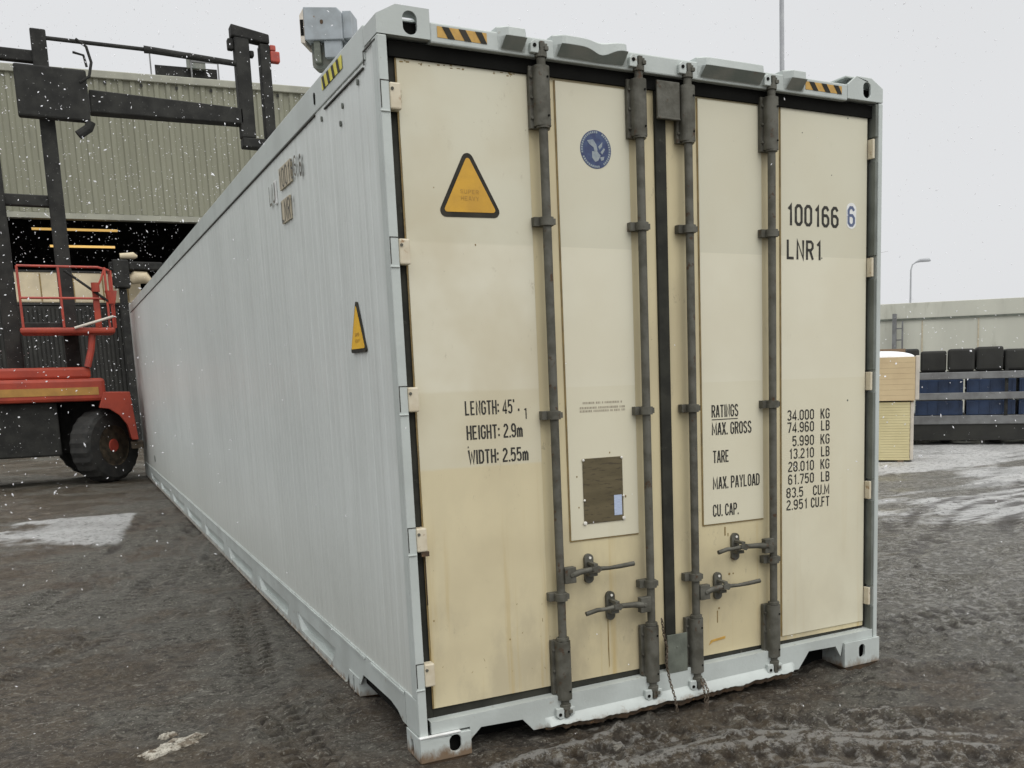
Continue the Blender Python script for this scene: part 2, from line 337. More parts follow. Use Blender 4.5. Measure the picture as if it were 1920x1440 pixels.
# ------------------------------------------------------------------ stroke lettering (4 x 8 unit cell)
a, b_, c, d, lo, hi, mi = .5, 3.5, 1.4, 2.6, .5, 7.5, 4.0
O_ = [(a, 1.5), (a, 6.5), (c, hi), (d, hi), (b_, 6.5), (b_, 1.5), (d, lo), (c, lo), (a, 1.5)]
G = {
 '0': [O_], 'O': [O_], '1': [[(1.0, 6.0), (2.2, 7.4), (2.2, 0)]],
 '2': [[(a, 6.2), (c, hi), (d, hi), (b_, 6.4), (b_, 5.2), (a, 1.4), (a, .5), (4, .5)]],
 '3': [[(a, 6.4), (c, hi), (d, hi), (b_, 6.6), (b_, 5.2), (2.6, 4.15), (b_, 3.1), (b_, 1.4), (d, lo), (c, lo), (a, 1.6)], ],
 '4': [[(2.9, 0), (2.9, 7.4), (.4, 2.4), (.4, 1.9), (4.1, 1.9)]],
 '5': [[(3.7, hi), (.8, hi), (.6, 4.3), (1.6, 4.9), (2.7, 4.9), (b_, 3.9), (b_, 1.5), (d, lo), (c, lo), (a, 1.5)]],
 '6': [[(b_, 6.3), (d, hi), (c, hi), (a, 6.4), (a, 1.5), (c, lo), (d, lo), (b_, 1.5), (b_, 3.4), (d, 4.4), (1.0, 4.4)]],
 '7': [[(.2, hi), (3.5, hi), (3.5, 6.4), (1.6, 0)]],
 '8': [[(1.3, 4.1), (a, 5.0), (a, 6.6), (c, hi), (d, hi), (b_, 6.6), (b_, 5.0), (2.7, 4.1), (1.3, 4.1)],
       [(1.1, 3.7), (a, 3.1), (a, 1.4), (c, lo), (d, lo), (b_, 1.4), (b_, 3.1), (2.9, 3.7)]],
 '9': [[(a, 1.7), (c, lo), (d, lo), (b_, 1.6), (b_, 6.5), (d, hi), (c, hi), (a, 6.5), (a, 4.6), (c, 3.6), (3.0, 3.6)]],
 'A': [[(.3, 0), (1.7, 7.4), (2.3, 7.4), (3.7, 0)], [(1.0, 2.2), (3.0, 2.2)]],
 'B': [[(a, 3.9), (a, hi), (2.5, hi), (3.4, 6.6), (3.4, 5.0), (2.6, 4.1), (.9, 4.1)], [(a, 3.9), (a, lo), (2.6, lo), (3.5, 1.4), (3.5, 3.0), (2.8, 3.8)]],
 'C': [[(b_, 5.6), (b_, 6.4), (d, hi), (c, hi), (a, 6.4), (a, 1.6), (c, lo), (d, lo), (b_, 1.6), (b_, 2.4)]],
 'D': [[(a, lo), (a, hi), (2.3, hi), (b_, 6.4), (b_, 1.6), (2.3, lo), (a, lo)]],
 'E': [[(3.6, lo), (a, lo), (a, hi), (3.6, hi)], [(.9, 4.0), (3.1, 4.0)]],
 'F': [[(a, 0), (a, hi), (3.6, hi)], [(.9, 4.0), (3.1, 4.0)]],
 'G': [[(b_, 5.8), (b_, 6.5), (d, hi), (c, hi), (a, 6.4), (a, 1.6), (c, lo), (d, lo), (b_, 1.6), (b_, 3.9), (2.2, 3.9)]],
 'H': [[(a, 0), (a, 8)], [(b_, 0), (b_, 8)], [(.9, 4), (3.1, 4)]],
 'I': [[(.6, 0), (.6, 8)]], 'L': [[(a, 8), (a, lo), (3.6, lo)]],
 'K': [[(a, 0), (a, 8)], [(3.6, 7.8), (1.0, 3.6)], [(1.6, 4.6), (3.7, .1)]],
 'M': [[(a, 0), (a, 7.6), (2.7, 1.8), (4.9, 7.6), (4.9, 0)]],
 'N': [[(a, 0), (a, 7.6), (b_, .4), (b_, 8)]],
 'P': [[(a, 0), (a, hi), (2.6, hi), (b_, 6.6), (b_, 4.8), (2.6, 3.8), (.9, 3.8)]],
 'R': [[(a, 0), (a, hi), (2.6, hi), (b_, 6.6), (b_, 5.0), (2.6, 4.0), (.9, 4.0)], [(2.2, 3.6), (3.6, .1)]],
 'S': [[(b_, 6.2), (d, hi), (c, hi), (a, 6.5), (a, 5.1), (b_, 3.0), (b_, 1.4), (d, lo), (c, lo), (a, 1.8)]],
 'T': [[(0, hi), (4, hi)], [(2, 7.1), (2, 0)]], 'U': [[(a, 8), (a, 1.5), (c, lo), (d, lo), (b_, 1.5), (b_, 8)]],
 'V': [[(.3, 8), (2, .4), (3.7, 8)]],
 'W': [[(.2, 8), (1.35, .5), (2.6, 6.5), (3.85, .5), (5.0, 8)]],
 'X': [[(.3, 0), (3.7, 8)], [(.3, 8), (1.8, 4.4)], [(2.2, 3.6), (3.7, 0)]],
 'Y': [[(.3, 8), (2, 3.7), (3.7, 8)], [(2, 3.3), (2, 0)]],
 'm': [[(a, 0), (a, 5.2)], [(.9, 4.4), (1.6, 5.0), (2.4, 4.2), (2.4, 0)], [(2.8, 4.3), (3.5, 5.0), (4.3, 4.2), (4.3, 0)]],
 '.': [[(.6, 0), (.6, 1.1)]], ':': [[(.6, 1.2), (.6, 2.4)], [(.6, 4.6), (.6, 5.8)]], "'": [[(.6, 6.3), (.6, 8)]],
 '-': [[(.4, 3.9), (2.6, 3.9)]],
}
ADV = {'M': 6.5, 'm': 5.8, 'W': 6.2, 'I': 2.2, '.': 1.9, ':': 2.2, "'": 2.0, ' ': 2.6, '1': 4.2, '-': 4.0}
def ribbon(mb, pts, hw, f, t):
    n = len(pts); closed = pts[0] == pts[-1]
    P = [Vector(p) for p in (pts[:-1] if closed else pts)]; k = len(P); L_, R_ = [], []
    for i, p in enumerate(P):
        pa = P[i-1] if (i > 0 or closed) else None; pb = P[(i+1) % k] if (i < k-1 or closed) else None
        d1 = (p-pa).normalized() if pa is not None else None; d2 = (pb-p).normalized() if pb is not None else None
        if d1 is None: d1 = d2
        if d2 is None: d2 = d1
        n1 = Vector((-d1.y, d1.x)); n2 = Vector((-d2.y, d2.x)); mm = (n1+n2)
        mm = mm.normalized() if mm.length > 1e-6 else n1
        sc = hw/max(.45, mm.dot(n1)); L_.append(p+mm*sc); R_.append(p-mm*sc)
    vs = [f(q.x, q.y, t) for q in L_]+[f(q.x, q.y, t) for q in R_]
    fs = [(i, (i+1) % k, k+(i+1) % k, k+i) for i in range(k if closed else k-1)]
    mb.add(vs, fs)
def text(mb, s, x, z, h, width, f, t0, stroke=.95, dt=-.0003):
    """letters from (x,z) baseline, height h, fitted to total width, on map f(a,b,t)"""
    tot = sum(ADV.get(ch, 5.0) for ch in s)-1.0; sx = width/tot; sz = h/8
    cx = 0
    for ch in s:
        for i, st in enumerate(G.get(ch, [])):
            # ribbon in unit space with anisotropy handled by scaling points first
            P = [(x+(cx+px)*sx, z+pz*sz) for px, pz in st]
            ribbon(mb, P, stroke*.5*min(sx*1.5, sz*1.2), f, t0+dt*i)
        cx += ADV.get(ch, 5.0)

# ------------------------------------------------------------------ ground
def vnoise(x, y, seed):
    xi = np.floor(x).astype(np.int64); yi = np.floor(y).astype(np.int64); fx = x-xi; fy = y-yi
    fx = fx*fx*(3-2*fx); fy = fy*fy*(3-2*fy)
    def h(i, j):
        n = (i*374761393+j*668265263+seed*974711) & 0xffffffff
        n = ((n ^ (n >> 13))*1274126177) & 0xffffffff
        return ((n ^ (n >> 16)) & 0xffff)/65535.0
    return (h(xi, yi)*(1-fx)+h(xi+1, yi)*fx)*(1-fy)+(h(xi, yi+1)*(1-fx)+h(xi+1, yi+1)*fx)*fy
def fbm(x, y, sc, seed, octv=5):
    s = 0; a_ = .5; tot = 0
    for k in range(octv):
        s = s+a_*vnoise(x*sc, y*sc, seed+k); tot += a_; a_ *= .55; sc *= 2.05
    return s/tot
def axis(lo_, hi_, s0, grow, L0, L1):
    xs = list(np.arange(lo_, hi_, s0)); s = s0; x = xs[-1]
    while x < L1: s *= grow; x += s; xs.append(x)
    s = s0; x = xs[0]; pre = []
    while x > L0: s *= grow; x -= s; pre.append(x)
    return np.array(pre[::-1]+xs)
ZG = -.03
XS = axis(-2.2, 3.3, .017, 1.045, -500, 900); YS = axis(-1.7, 4.2, .017, 1.035, -60, 1200)
X, Y = np.meshgrid(XS, YS)
fade = np.clip(1-(np.hypot(X, Y)-14)/25, 0, 1)
near = np.clip(1-(np.hypot(X, Y-1)-5)/8, 0, 1)
H = (fbm(X, Y, .5, 3)-.5)*.05*fade+(fbm(X, Y, 3, 9)-.5)*.028*fade+(fbm(X, Y, 9, 21, 4)-.5)*.022*near+np.clip(fbm(X, Y, 13, 31, 4)-.54, 0, 1)*.10*near*np.clip(fbm(X, Y, 1.1, 35)*3-.9, 0, 1)
mud = (fbm(X, Y, .55, 41)-.5)*1.0
SL = np.zeros_like(H); TK = np.zeros_like(H); MD = mud*.5+.5; WS = np.zeros_like(H)
def track(pts, hw, depth, ridge, pitch=.11, bars=.014, slush=0, md=0):
    global H, SL, MD, TK
    P = np.array(pts, float); best = np.full(H.shape, 1e9); S_ = np.zeros_like(H); sgn = np.zeros_like(H); acc = 0
    for i in range(len(P)-1):
        d_ = P[i+1]-P[i]; l = np.hypot(*d_); u = d_/l
        rx = X-P[i][0]; ry = Y-P[i][1]; t = np.clip(rx*u[0]+ry*u[1], 0, l)
        ox = rx-t*u[0]; oy = ry-t*u[1]; ds = np.hypot(ox, oy); mk = ds < best
        best = np.where(mk, ds, best); S_ = np.where(mk, acc+t, S_); sgn = np.where(mk, ox*u[1]-oy*u[0], sgn); acc += l
    wob = (fbm(X, Y, 2.0, 77)-.5)*.05; best = best+wob
    strong = np.clip((fbm(X, Y, 1.3, 55)-.36)*5, 0, 1)
    inside = np.clip((hw-best)/.03, 0, 1)
    edge = np.exp(-((best-hw-.03)/.035)**2)
    tread = (np.sin((S_+np.abs(sgn)*.25)*2*math.pi/pitch) > -.1).astype(float)*np.clip(np.abs(sgn)/(hw*.25)-.3, 0, 1)
    H += -depth*inside*strong+ridge*edge*(.4+.6*fbm(X, Y, 6, 13))+bars*inside*tread*strong*1.25
    TK = np.maximum(TK, inside*(1-tread)*strong*np.clip((hw-best)/.012, 0, 1)*np.clip(np.abs(sgn)/(hw*.3)-.6, 0, 1))
    SL = np.maximum(SL, slush*(edge*.9+inside*.5)*strong); MD = MD+md*(edge+inside*.5)
track([(-.08, 6.5), (-.10, 4.0), (-.28, 2.4), (-.40, 1.2), (-.36, .2)], .11, .018, .014, .085, .020)
track([(.2, 9), (-.1, 7.1), (-.55, 5.0), (-1.3, 2.6), (-2.4, .3)], .16, .014, .014, .11, .014, .2)
track([(-.2, 10), (-.9, 6.0), (-2.0, 2.5)], .16, .012, .014, .11, .012, .25)
track([(.3, -.35), (.9, -.26), (1.4, -.30), (2.0, -.72), (2.7, -1.4)], .13, .024, .026, .12, .016, 1.0, .1)
track([(.2, -.75), (.9, -.62), (1.4, -.75), (1.9, -1.2), (2.4, -1.7)], .12, .02, .022, .12, .014, .9, .1)
track([(1.7, .16), (2.2, -.02), (2.9, -.5), (3.6, -1.2)], .14, .02, .022, .12, .012, .7, .25)
track([(2.7, .5), (4.0, .4), (5.5, -.4)], .2, .012, .012, .13, .01, .5)
track([(4.6, 2.3), (7, 3.6), (12, 6.5)], .4, .006, .01, .2, 0, .5)
track([(5.6, 2.2), (9, 4.6), (14, 8)], .4, .006, .01, .2, 0, .7)
# mud squeezed up round the feet of the container
for cx_, cy_ in ((.1, .05), (.05, 1.05), (2.37, .02)):
    rr = np.hypot(X-cx_, Y-cy_); H += .018*np.exp(-((rr-.2)/.09)**2)
# snow lying in sheets further off: left strip and right-hand yard
n1 = fbm(X, Y, 1.2, 61)
WS = np.clip((n1-.40)*4, 0, 1)*np.clip((-.42-(Y-9.7)*-.12-X)/.12, 0, 1)*np.clip((9.9-Y)/.12, 0, 1)*np.clip((Y-6.2)/1.2, 0, 1)
WS = np.maximum(WS, np.clip((fbm(X*.6, Y*1.6, .6, 88)-.30)*5, 0, .9)*np.clip((X-5.0)/1.2, 0, 1)*np.clip((Y-1.6)/1.5, 0, 1))
WS = np.maximum(WS, np.clip((fbm(X, Y, .2, 99)-.35)*3, 0, .9)*np.clip((np.hypot(X, Y)-22)/8, 0, 1))
MD = np.where(X > 1.9, MD*np.clip(1-(X-1.9)/1.8, .12, 1)+.05, MD)
SL = np.maximum(SL, np.clip((X-2.2)/3, 0, .45))
H = H+ZG+WS*.012*fade
nx, ny = len(XS), len(YS)
verts = np.stack([X, Y, H], -1).reshape(-1, 3)
idx = np.arange(nx*ny).reshape(ny, nx)
quads = np.stack([idx[:-1, :-1], idx[:-1, 1:], idx[1:, 1:], idx[1:, :-1]], -1).reshape(-1, 4)
me = bpy.data.meshes.new('ground'); me.vertices.add(len(verts)); me.vertices.foreach_set('co', verts.ravel())
me.loops.add(quads.size); me.loops.foreach_set('vertex_index', quads.ravel().astype(np.int32))
me.polygons.add(len(quads)); me.polygons.foreach_set('loop_start', np.arange(0, quads.size, 4, dtype=np.int32))
me.polygons.foreach_set('loop_total', np.full(len(quads), 4, np.int32)); me.polygons.foreach_set('use_smooth', np.ones(len(quads), bool))
me.update(calc_edges=True)
ca = me.color_attributes.new('wear', 'FLOAT_COLOR', 'POINT')
ca.data.foreach_set('color', np.stack([np.clip(MD, 0, 1), np.clip(SL, 0, 1), WS, np.clip(TK, 0, 1)], -1).ravel().astype(np.float32))
me.materials.append(M['ground']); g = bpy.data.objects.new('ground', me); COL.objects.link(g); tag(g, kind='structure')

# ------------------------------------------------------------------ the container
W_, L_C, Ht = 2.488, 15.24, 2.896
K = thing('refrigerated_container', 'grey-sided refrigerated shipping container with closed cream double doors, standing on the muddy yard', 'shipping container')
YD = .04                                   # outer face of the raised door sheets
# side skins: shallow pressed ribs
def side_skin(x, sgn):
    mb = MB(); ys = []; y = .07
    rnd = random.Random(3)
    while y < L_C-.07:
        ys += [(y, 0), (y+.006, .0011*sgn), (y+.020, .0011*sgn), (y+.026, 0)]; y += .095+rnd.random()*.012 if int(y/.1) % 6 else .16
    ys.append((L_C-.06, 0)); vs = []
    for yy, dx in ys:
        vs += [(x-dx, yy, .21), (x-dx, yy, 2.79)]
    return mb.add(vs, [(2*i, 2*i+1, 2*i+3, 2*i+2) for i in range(len(ys)-1)])
o = side_skin(.006, 1).build('side_wall', M['side'], K); tag(o, 'pale grey ribbed side wall in view')
side_skin(W_-.006, -1).build('side_wall', M['side'], K)
box(.02, W_-.02, L_C-.03, L_C-.005, .05, 2.85).build('end_wall', M['side'], K)
box(.03, W_-.03, .06, L_C-.05, 2.845, 2.862).build('roof', M['frame'], K)
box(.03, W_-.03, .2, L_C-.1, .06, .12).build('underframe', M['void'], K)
# top side rails with a dark seam under them
for x0, x1, sg in ((0, .06, -1), (W_-.06, W_, 1)):
    tr = MB().box(x0, x1, .18, L_C-.18, 2.742, 2.868).build('top_side_rail', M['frame'], K, .004)
    if sg < 0:
        sm = MB()
        for y0, y1, z in ((.21, .86, 2.722), (1.05, 8.6, 2.738), (8.65, L_C-.25, 2.738)): sm.box(-.0015, .0055, y0, y1, z-.006, z)
        sm.box(-.0015, .002, .03, .19, 2.770, 2.776); sm.box(-.0015, .002, .188, .194, 2.724, 2.776)
        sm.build('seam', M['black'], tr)
        hz = MB().add([(-.003, .50, 2.795), (-.003, .86, 2.795), (-.003, .86, 2.848), (-.003, .50, 2.848)], [(0, 1, 2, 3)])
        hz.build('hazard_marking', M['stripeyel'], tr)
        hb = MB()
        for i in range(4):
            y = .535+i*.085; hb.add([(-.0045, y, 2.795), (-.0045, y+.035, 2.795), (-.0045, y+.06, 2.848), (-.0045, y+.025, 2.848)], [(0, 1, 2, 3)])
        hb.build('hazard_stripes', M['black'], tr)
        hl = MB().prism(stadium(1.02, 2.80, .012, .026), YZ, -.003, .0)
        hl.build('drain_slot', M['void'], tr)
# bottom side rails: ledge, web with pressed pockets, bottom flange
for x, sg in ((0, 1), (W_, -1)):
    f = lambda a_, b2, t, x=x, sg=sg: (x+sg*t, a_, b2)
    outer = [(.18, .235), (.18, .085), (.23, .085), (.30, .115), (.40, .13), (.86, .125), (.93, .06), (1.16, .055), (1.2, .0), (L_C-.2, .0), (L_C-.2, .235)]
    pockets = []
    y = 1.42
    for ln in (1.0, 1.15, 1.3, 1.4, 1.4, 1.5, 1.5, 1.5, 1.5):
        if y+ln > L_C-.4: break
        pockets.append([(y, .125), (y+.10, .03), (y+ln-.10, .03), (y+ln, .125)]); y += ln+.24
    br = MB().prism(outer, f, .0, .006, pockets)
    br.box(min(x, x+sg*.012)-.006*(sg > 0), max(x, x+sg*.012)+.006*(sg < 0), .18, .70, .218, .228)
    br.box(min(x, x+sg*.012)-.006*(sg > 0), max(x, x+sg*.012)+.006*(sg < 0), .80, L_C-.2, .218, .228)
    br.box(x-.006 if sg > 0 else x-.05, x+.05 if sg > 0 else x+.006, 1.2, L_C-.2, -.006, .0)
    o = br.build('bottom_side_rail', M['lowframe'], K)
    bk = MB()
    for p in pockets:   # sloping backs of the pockets
        (y0, _), (y1, _), (y2, _), (y3, _) = p; q0 = y0+.13; q1 = y3-.13
        bk.add([f(y0, .125, .006), f(y3, .125, .006), f(q1, .031, .034), f(q0, .031, .034)], [(0, 1, 2, 3)])
        bk.add([f(y0, .125, .006), f(q0, .031, .034), f(y0+.10, .03, .006)], [(0, 1, 2)])
        bk.add([f(y3, .125, .006), f(q1, .031, .034), f(y3-.10, .03, .006)], [(0, 1, 2)])
        bk.add([f(y0+.10, .03, .006), f(y3-.10, .03, .006), f(q1, .031, .034), f(q0, .031, .034)], [(0, 1, 2, 3)])
    bk.build('pressed_pocket', M['frame'], o)
    if sg > 0:
        # dark tunnel ends and an inspection slot near the far end
        MB().prism(stadium(12.8, .42, .05, .05), YZ, -.0016, .004).build('inspection_slot', M['post_in'], o)
# support foot behind the first casting
def foot(x0, x1, y0, y1):
    mb = MB().box(x0, x1, y0, y1, -.01, .12); return mb
for x0, x1 in ((.0, .16), (W_-.16, W_)):
    ft = MB()
    if x0 == 0:
        ft.prism([(.94, -.005), (1.14, -.005), (1.14, .085), (.94, .085)], YZ, -.004, .008, [stadium(1.05, .03, .014, .045)])
    else: ft.box(x1-.01, x1, .94, 1.14, -.005, .085)
    ft.add([(x0+.0, .94, -.005), (x0+.0, .94, .085), (x1, .90, .10), (x1, .90, .0)], [(0, 1, 2, 3)])
    ft.add([(x0+.0, .94, .085), (x1, .90, .10), (x1, 1.2, .10), (x0, 1.2, .085)], [(0, 1, 2, 3)])
    ft.build('support_foot', M['lowframe'], K)
    MB().box(x0+.004, x1-.01, .95, 1.15, -.045, -.005).build('rusty_shoe', M['rust'], K)
# corner posts
def post(x0, x1, inner):
    mb = MB().box(x0, x1, 0, .10, .08, 2.785)
    return mb
lp = MB().box(0, .036, 0, .028, .08, 2.785).box(0, .016, .0285, .075, .236, 2.785).box(.0, .010, .0285, .178, .08, .2355)
lp = lp.build('corner_post', M['frame'], K, .004)
rp = MB().box(2.462, W_, 0, .06, .10, 2.785).build('corner_post', M['frame'], K, .004)
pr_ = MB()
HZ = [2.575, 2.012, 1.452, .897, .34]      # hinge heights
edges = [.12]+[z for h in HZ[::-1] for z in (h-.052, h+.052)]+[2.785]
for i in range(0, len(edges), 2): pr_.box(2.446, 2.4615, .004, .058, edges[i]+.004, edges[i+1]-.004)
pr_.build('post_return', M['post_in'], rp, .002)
# hinge notch outlines on the left post
for h in HZ:
    z0, z1 = h-.052, h+.052
    MB().box(.001, .0045, -.0012, .0005, z0+.004, z1).box(.0045, .036, -.0012, .0005, z1-.0035, z1).build('hinge_notch', M['ink'], lp)
    MB().box(-.004, .034, -.005, .001, h-.062, h-.056).build('notch_lip', M['lowframe'], lp, .002)
# header
hd = MB().box(.205, 2.262, .0, .10, 2.778, 2.852)
header = hd.build('header', M['frame'], K, .006)
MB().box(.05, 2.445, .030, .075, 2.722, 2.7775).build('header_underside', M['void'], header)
def bumper(x0, x1, z0, z1, dent=None):
    """pressed guard plate on the header: lower face leaning out, its shade a separate dark sheet"""
    n = 24; vs = []; fs = []
    for i in range(n+1):
        u = i/n; x = x0+(x1-x0)*u; k = min(1, u/(.035/(x1-x0)), (1-u)/(.02/(x1-x0)))
        dz = 0; dy = 0
        if dent:
            q = math.exp(-((x-dent)/.055)**2); q2 = math.exp(-((x-dent-.06)/.08)**2)
            dz = -.024*q+.008*q2; dy = .018*q
        yo = -.038*k+dy*k
        vs += [(x, .0, z0), (x, yo, z0+.048+dz), (x, yo+.003, z1-.006+dz*.35), (x, yo*.6+.006, z1+dz*.3), (x, .09, z1)]
    for i in range(n):
        for j in range(4): fs.append((i*5+j, (i+1)*5+j, (i+1)*5+j+1, i*5+j+1))
    fs += [(0, 1, 2, 3, 4), tuple(n*5+j for j in range(5))[::-1]]
    return MB().add(vs, fs)
def bumper_shade(x0, x1, z0, dent=None):
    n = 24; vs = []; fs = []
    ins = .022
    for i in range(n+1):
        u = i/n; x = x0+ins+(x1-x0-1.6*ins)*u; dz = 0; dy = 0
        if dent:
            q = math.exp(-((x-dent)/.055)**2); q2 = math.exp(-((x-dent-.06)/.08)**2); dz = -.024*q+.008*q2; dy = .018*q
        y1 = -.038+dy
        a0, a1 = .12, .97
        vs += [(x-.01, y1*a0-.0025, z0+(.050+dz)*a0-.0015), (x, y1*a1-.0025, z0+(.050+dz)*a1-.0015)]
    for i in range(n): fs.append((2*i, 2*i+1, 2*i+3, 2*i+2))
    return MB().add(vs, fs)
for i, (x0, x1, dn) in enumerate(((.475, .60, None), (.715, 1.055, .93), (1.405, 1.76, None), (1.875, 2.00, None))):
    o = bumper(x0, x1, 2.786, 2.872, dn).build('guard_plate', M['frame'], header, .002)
    bumper_shade(x0, x1, 2.786, dn).build('guard_plate_shade', M['greydark'], header)  # dark sheet paints the shade on the down-facing side
# hazard stripes on header
def hazard(x0, x1, z0, z1, y, flip=1):
    q = MB().add([(x0, y, z0), (x1, y, z0), (x1, y, z1), (x0, y, z1)], [(0, 1, 2, 3)]).build('hazard_marking', M['stripeor'], header)
    mb = MB(); h = z1-z0; n = 3; stp = (x1-x0)/n
    for i in range(n):
        xa = x0+stp*(i+.28); wd = stp*.42; sl = stp*.35*flip
        mb.add([(max(x0, min(x1, p)), y-.0012, zz) for p, zz in ((xa+sl, z0), (xa+wd+sl, z0), (xa+wd, z1), (xa, z1))], [(0, 1, 2, 3)])
    mb.build('hazard_stripes', M['black'], header)
hazard(.232, .432, 2.800, 2.840, -.0015)
hazard(2.005, 2.225, 2.802, 2.838, -.0015)
# castings
def casting(x0, x1, z0, z1, y0, y1, left, top, hole, hhw, hhh, mat='frame', name='corner_casting'):
    mb = MB(); xo, xi = (x0, x1) if left else (x1, x0); s = 1 if left else -1
    if top:
        out = [(xo, z0), (xo, z1-.042), (xo+s*.075, z1), (xi-s*(.0 if left else .055), z1), (xi, z1-(.0 if left else .042)), (xi, z0)]
    else: out = [(xo, z0), (xo, z1), (xi, z1), (xi, z0)]
    mb.prism(out, XZ, y0, y0+.014, [stadium(hole[0], hole[1], hhw, hhh)])
    # outer side plate with slot
    so_ = [(y0+.0145, z0), (y0+.0145, z1-(.042 if top else 0)), (y1, z1-(.042 if top else 0)), (y1, z0)]
    f = lambda a_, b2, t: (xo+s*t, a_, b2)
    if top: mb.prism(so_, f, 0, .012)
    else: mb.prism(so_, f, 0, .012, [stadium(y0+.115, (z0+z1)/2-.012, .017, .034)])
    # chamfer strip and top plate
    if top:
        mb.add([(xo, y0+.0145, z1-.042), (xo, y1, z1-.042), (xo+s*.075, y1, z1), (xo+s*.075, y0+.0145, z1)], [(0, 1, 2, 3)])
        xa, xb = sorted((xo+s*.0755, xi-s*.0)); mb.prism([(xa, y0+.0145), (xb, y0+.0145), (xb, y1), (xa, y1)], XY, z1-.010, z1-.0005, [stadium((xa+xb)/2, (y0+y1)/2+.03, .045, .022)] if left else [])
    else:
        xa, xb = sorted((xo+s*.0125, xi)); mb.box(xa, xb, y0+.0145, y1, z1-.012, z1-.0005)
    xa, xb = sorted((xi, xi-s*.012)); mb.box(xa, xb, y0+.0145, y1, z0, z1-.0425 if (top and not left) else z1-.0125)
    xa, xb = sorted((xo+s*.0125, xi-s*.0125)); mb.box(xa, xb, y0+.0145, y1, z0, z0+.010)
    o = mb.build(name, M[mat], K, .003)
    xa, xb = sorted((xo+s*.013, xi-s*.0135))
    vd = MB().box(xa, xb, y0+.04, y0+.05, z0+.012, z1-(.045 if top else .014)); vd.build('casting_hole_shade', M['void'], o)  # black plate set behind the hole to paint its shade
    return o
casting(0, .205, 2.788, 2.896, 0, .175, True, True, (.128, 2.838), .028, .042)
casting(2.262, W_, 2.788, 2.896, 0, .175, False, True, (2.385, 2.838), .023, .036)
casting(-.004, .215, -.025, .078, -.014, .175, True, False, (.145, .036), .025, .036, 'lowframe')
casting(2.255, W_+.004, -.010, .118, -.014, .175, False, False, (2.372, .062), .021, .036, 'lowframe')
# lips where the castings meet the posts
MB().box(-.006, .17, -.018, .0, .0795, .0865).build('weld_lip', M['white'], K, .002)
for x0, x1 in ((0, .19), (W_-.19, W_)):
    for ys in (L_C-.18,):
        MB().box(x0, x1, ys, L_C, 2.78, Ht).box(x0, x1, ys, L_C, -.02, .10).box(x0+.0, x0+.12 if x0 == 0 else x1, ys+.06, L_C, .10, 2.78).build('far_corner_post', M['lowframe'], K, .005)
# mud on the bottom castings
MB().box(.0, .205, -.008, .17, -.055, -.0255).build('rusty_casting_base', M['rust'], K)
MB().box(2.265, W_, -.008, .17, -.045, -.0105).build('rusty_casting_base', M['rust'], K)
# sill with two fork-style openings and a protruding battered lip
zl = lambda x: .137+(x/W_)*.026
so1 = [(.05, zl(.05)), (2.455, zl(2.455)), (2.455, .1185), (2.254, .1185), (2.238, .05), (2.205, .108), (2.03, .112), (1.965, .03), (1.935, .03), (.555, .012), (.505, .012), (.455, .070), (.265, .076), (.216, .03), (.216, .0870), (.05, .0870)]
sill = MB().prism(so1, XZ, 0, .02).build('door_sill', M['lowframe'], K, .003)
st_ = MB().add([(.05, .0, zl(.05)), (2.455, .0, zl(2.455)), (2.455, .05, zl(2.455)+.002), (.05, .05, zl(.05)+.002)], [(0, 1, 2, 3)])
st_.build('sill_top', M['lowframe'], sill)
# lip
n = 90; vs = []; fs = []; rnd = random.Random(5); w1 = 0
for i in range(n+1):
    u = i/n; x = .560+(1.938-.560)*u
    w1 = w1*.72+rnd.uniform(-1, 1)*.0022
    bow = -.006*math.sin(math.pi*min(1, u*1.1))
    k = min(1, u/.012, (1-u)/.02)
    zt_ = .056+.018*u
    yo = -.026*k+w1*.7
    vs += [(x, .0, zt_), (x, yo*.5, zt_-.014), (x, yo, zt_-.034+bow+w1), (x, yo-.002, zt_-.040+bow+w1*1.5), (x, yo+.006, zt_-.046+bow+w1*2.2), (x, .015, zt_-.044)]
for i in range(n):
    for j in range(5): fs.append((i*6+j, (i+1)*6+j, (i+1)*6+j+1, i*6+j+1))
MB().add(vs, fs).build('battered_sill_lip', M['lowframe'], sill, smooth=True)
rv = []; rf = []; w2 = 0
for i in range(n+1):
    v4 = vs[i*6+4]; w2 = w2*.6+rnd.random()*.008; rv += [(v4[0], v4[1]-.0012, v4[2]+.0015), (v4[0], v4[1]+.006, v4[2]-.008-w2)]
for i in range(n): rf.append((2*i, 2*i+1, 2*i+3, 2*i+2))
MB().add(rv, rf).build('rusty_lip_edge', M['rust'], sill)
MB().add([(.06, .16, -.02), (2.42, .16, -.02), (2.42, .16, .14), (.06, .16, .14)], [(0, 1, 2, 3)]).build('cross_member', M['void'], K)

# doors ---------------------------------------------------------------
def door(x0, x1, sheets, gx0, gx1):
    dz0, dz1 = .178, 2.722
    dr = MB().box(x0, x1, .046, .11, dz0, dz1).build('door', M['cream2'], K)
    MB().box(gx0, gx1, .049, .10, zl(gx0)+.003, dz0-.0005).build('door_gasket', M['rubber'], dr); MB().box(gx0, gx1, .049, .10, dz1+.0005, 2.777).build('door_gasket', M['rubber'], dr)
    for (a0, a1, z0, z1) in sheets:
        MB().box(a0, a1, YD, .0455, z0, z1).build('door_sheet', M['cream'] if a0 < .1 else M['creampale'], dr, .0015)
        eg = MB().box(a0-.006, a0-.0005, YD+.002, .0458, z0, z1)
        if z0 > .5: eg.box(a0-.004, a1, YD+.002, .0458, z0-.005, z0-.0005)
        eg.build('sealant_edge', M['edge'], dr)
    return dr
D1 = door(.078, 1.205, [(.080, .612, .180, 2.720), (.738, 1.078, .812, 2.712)], .0782, 1.215)
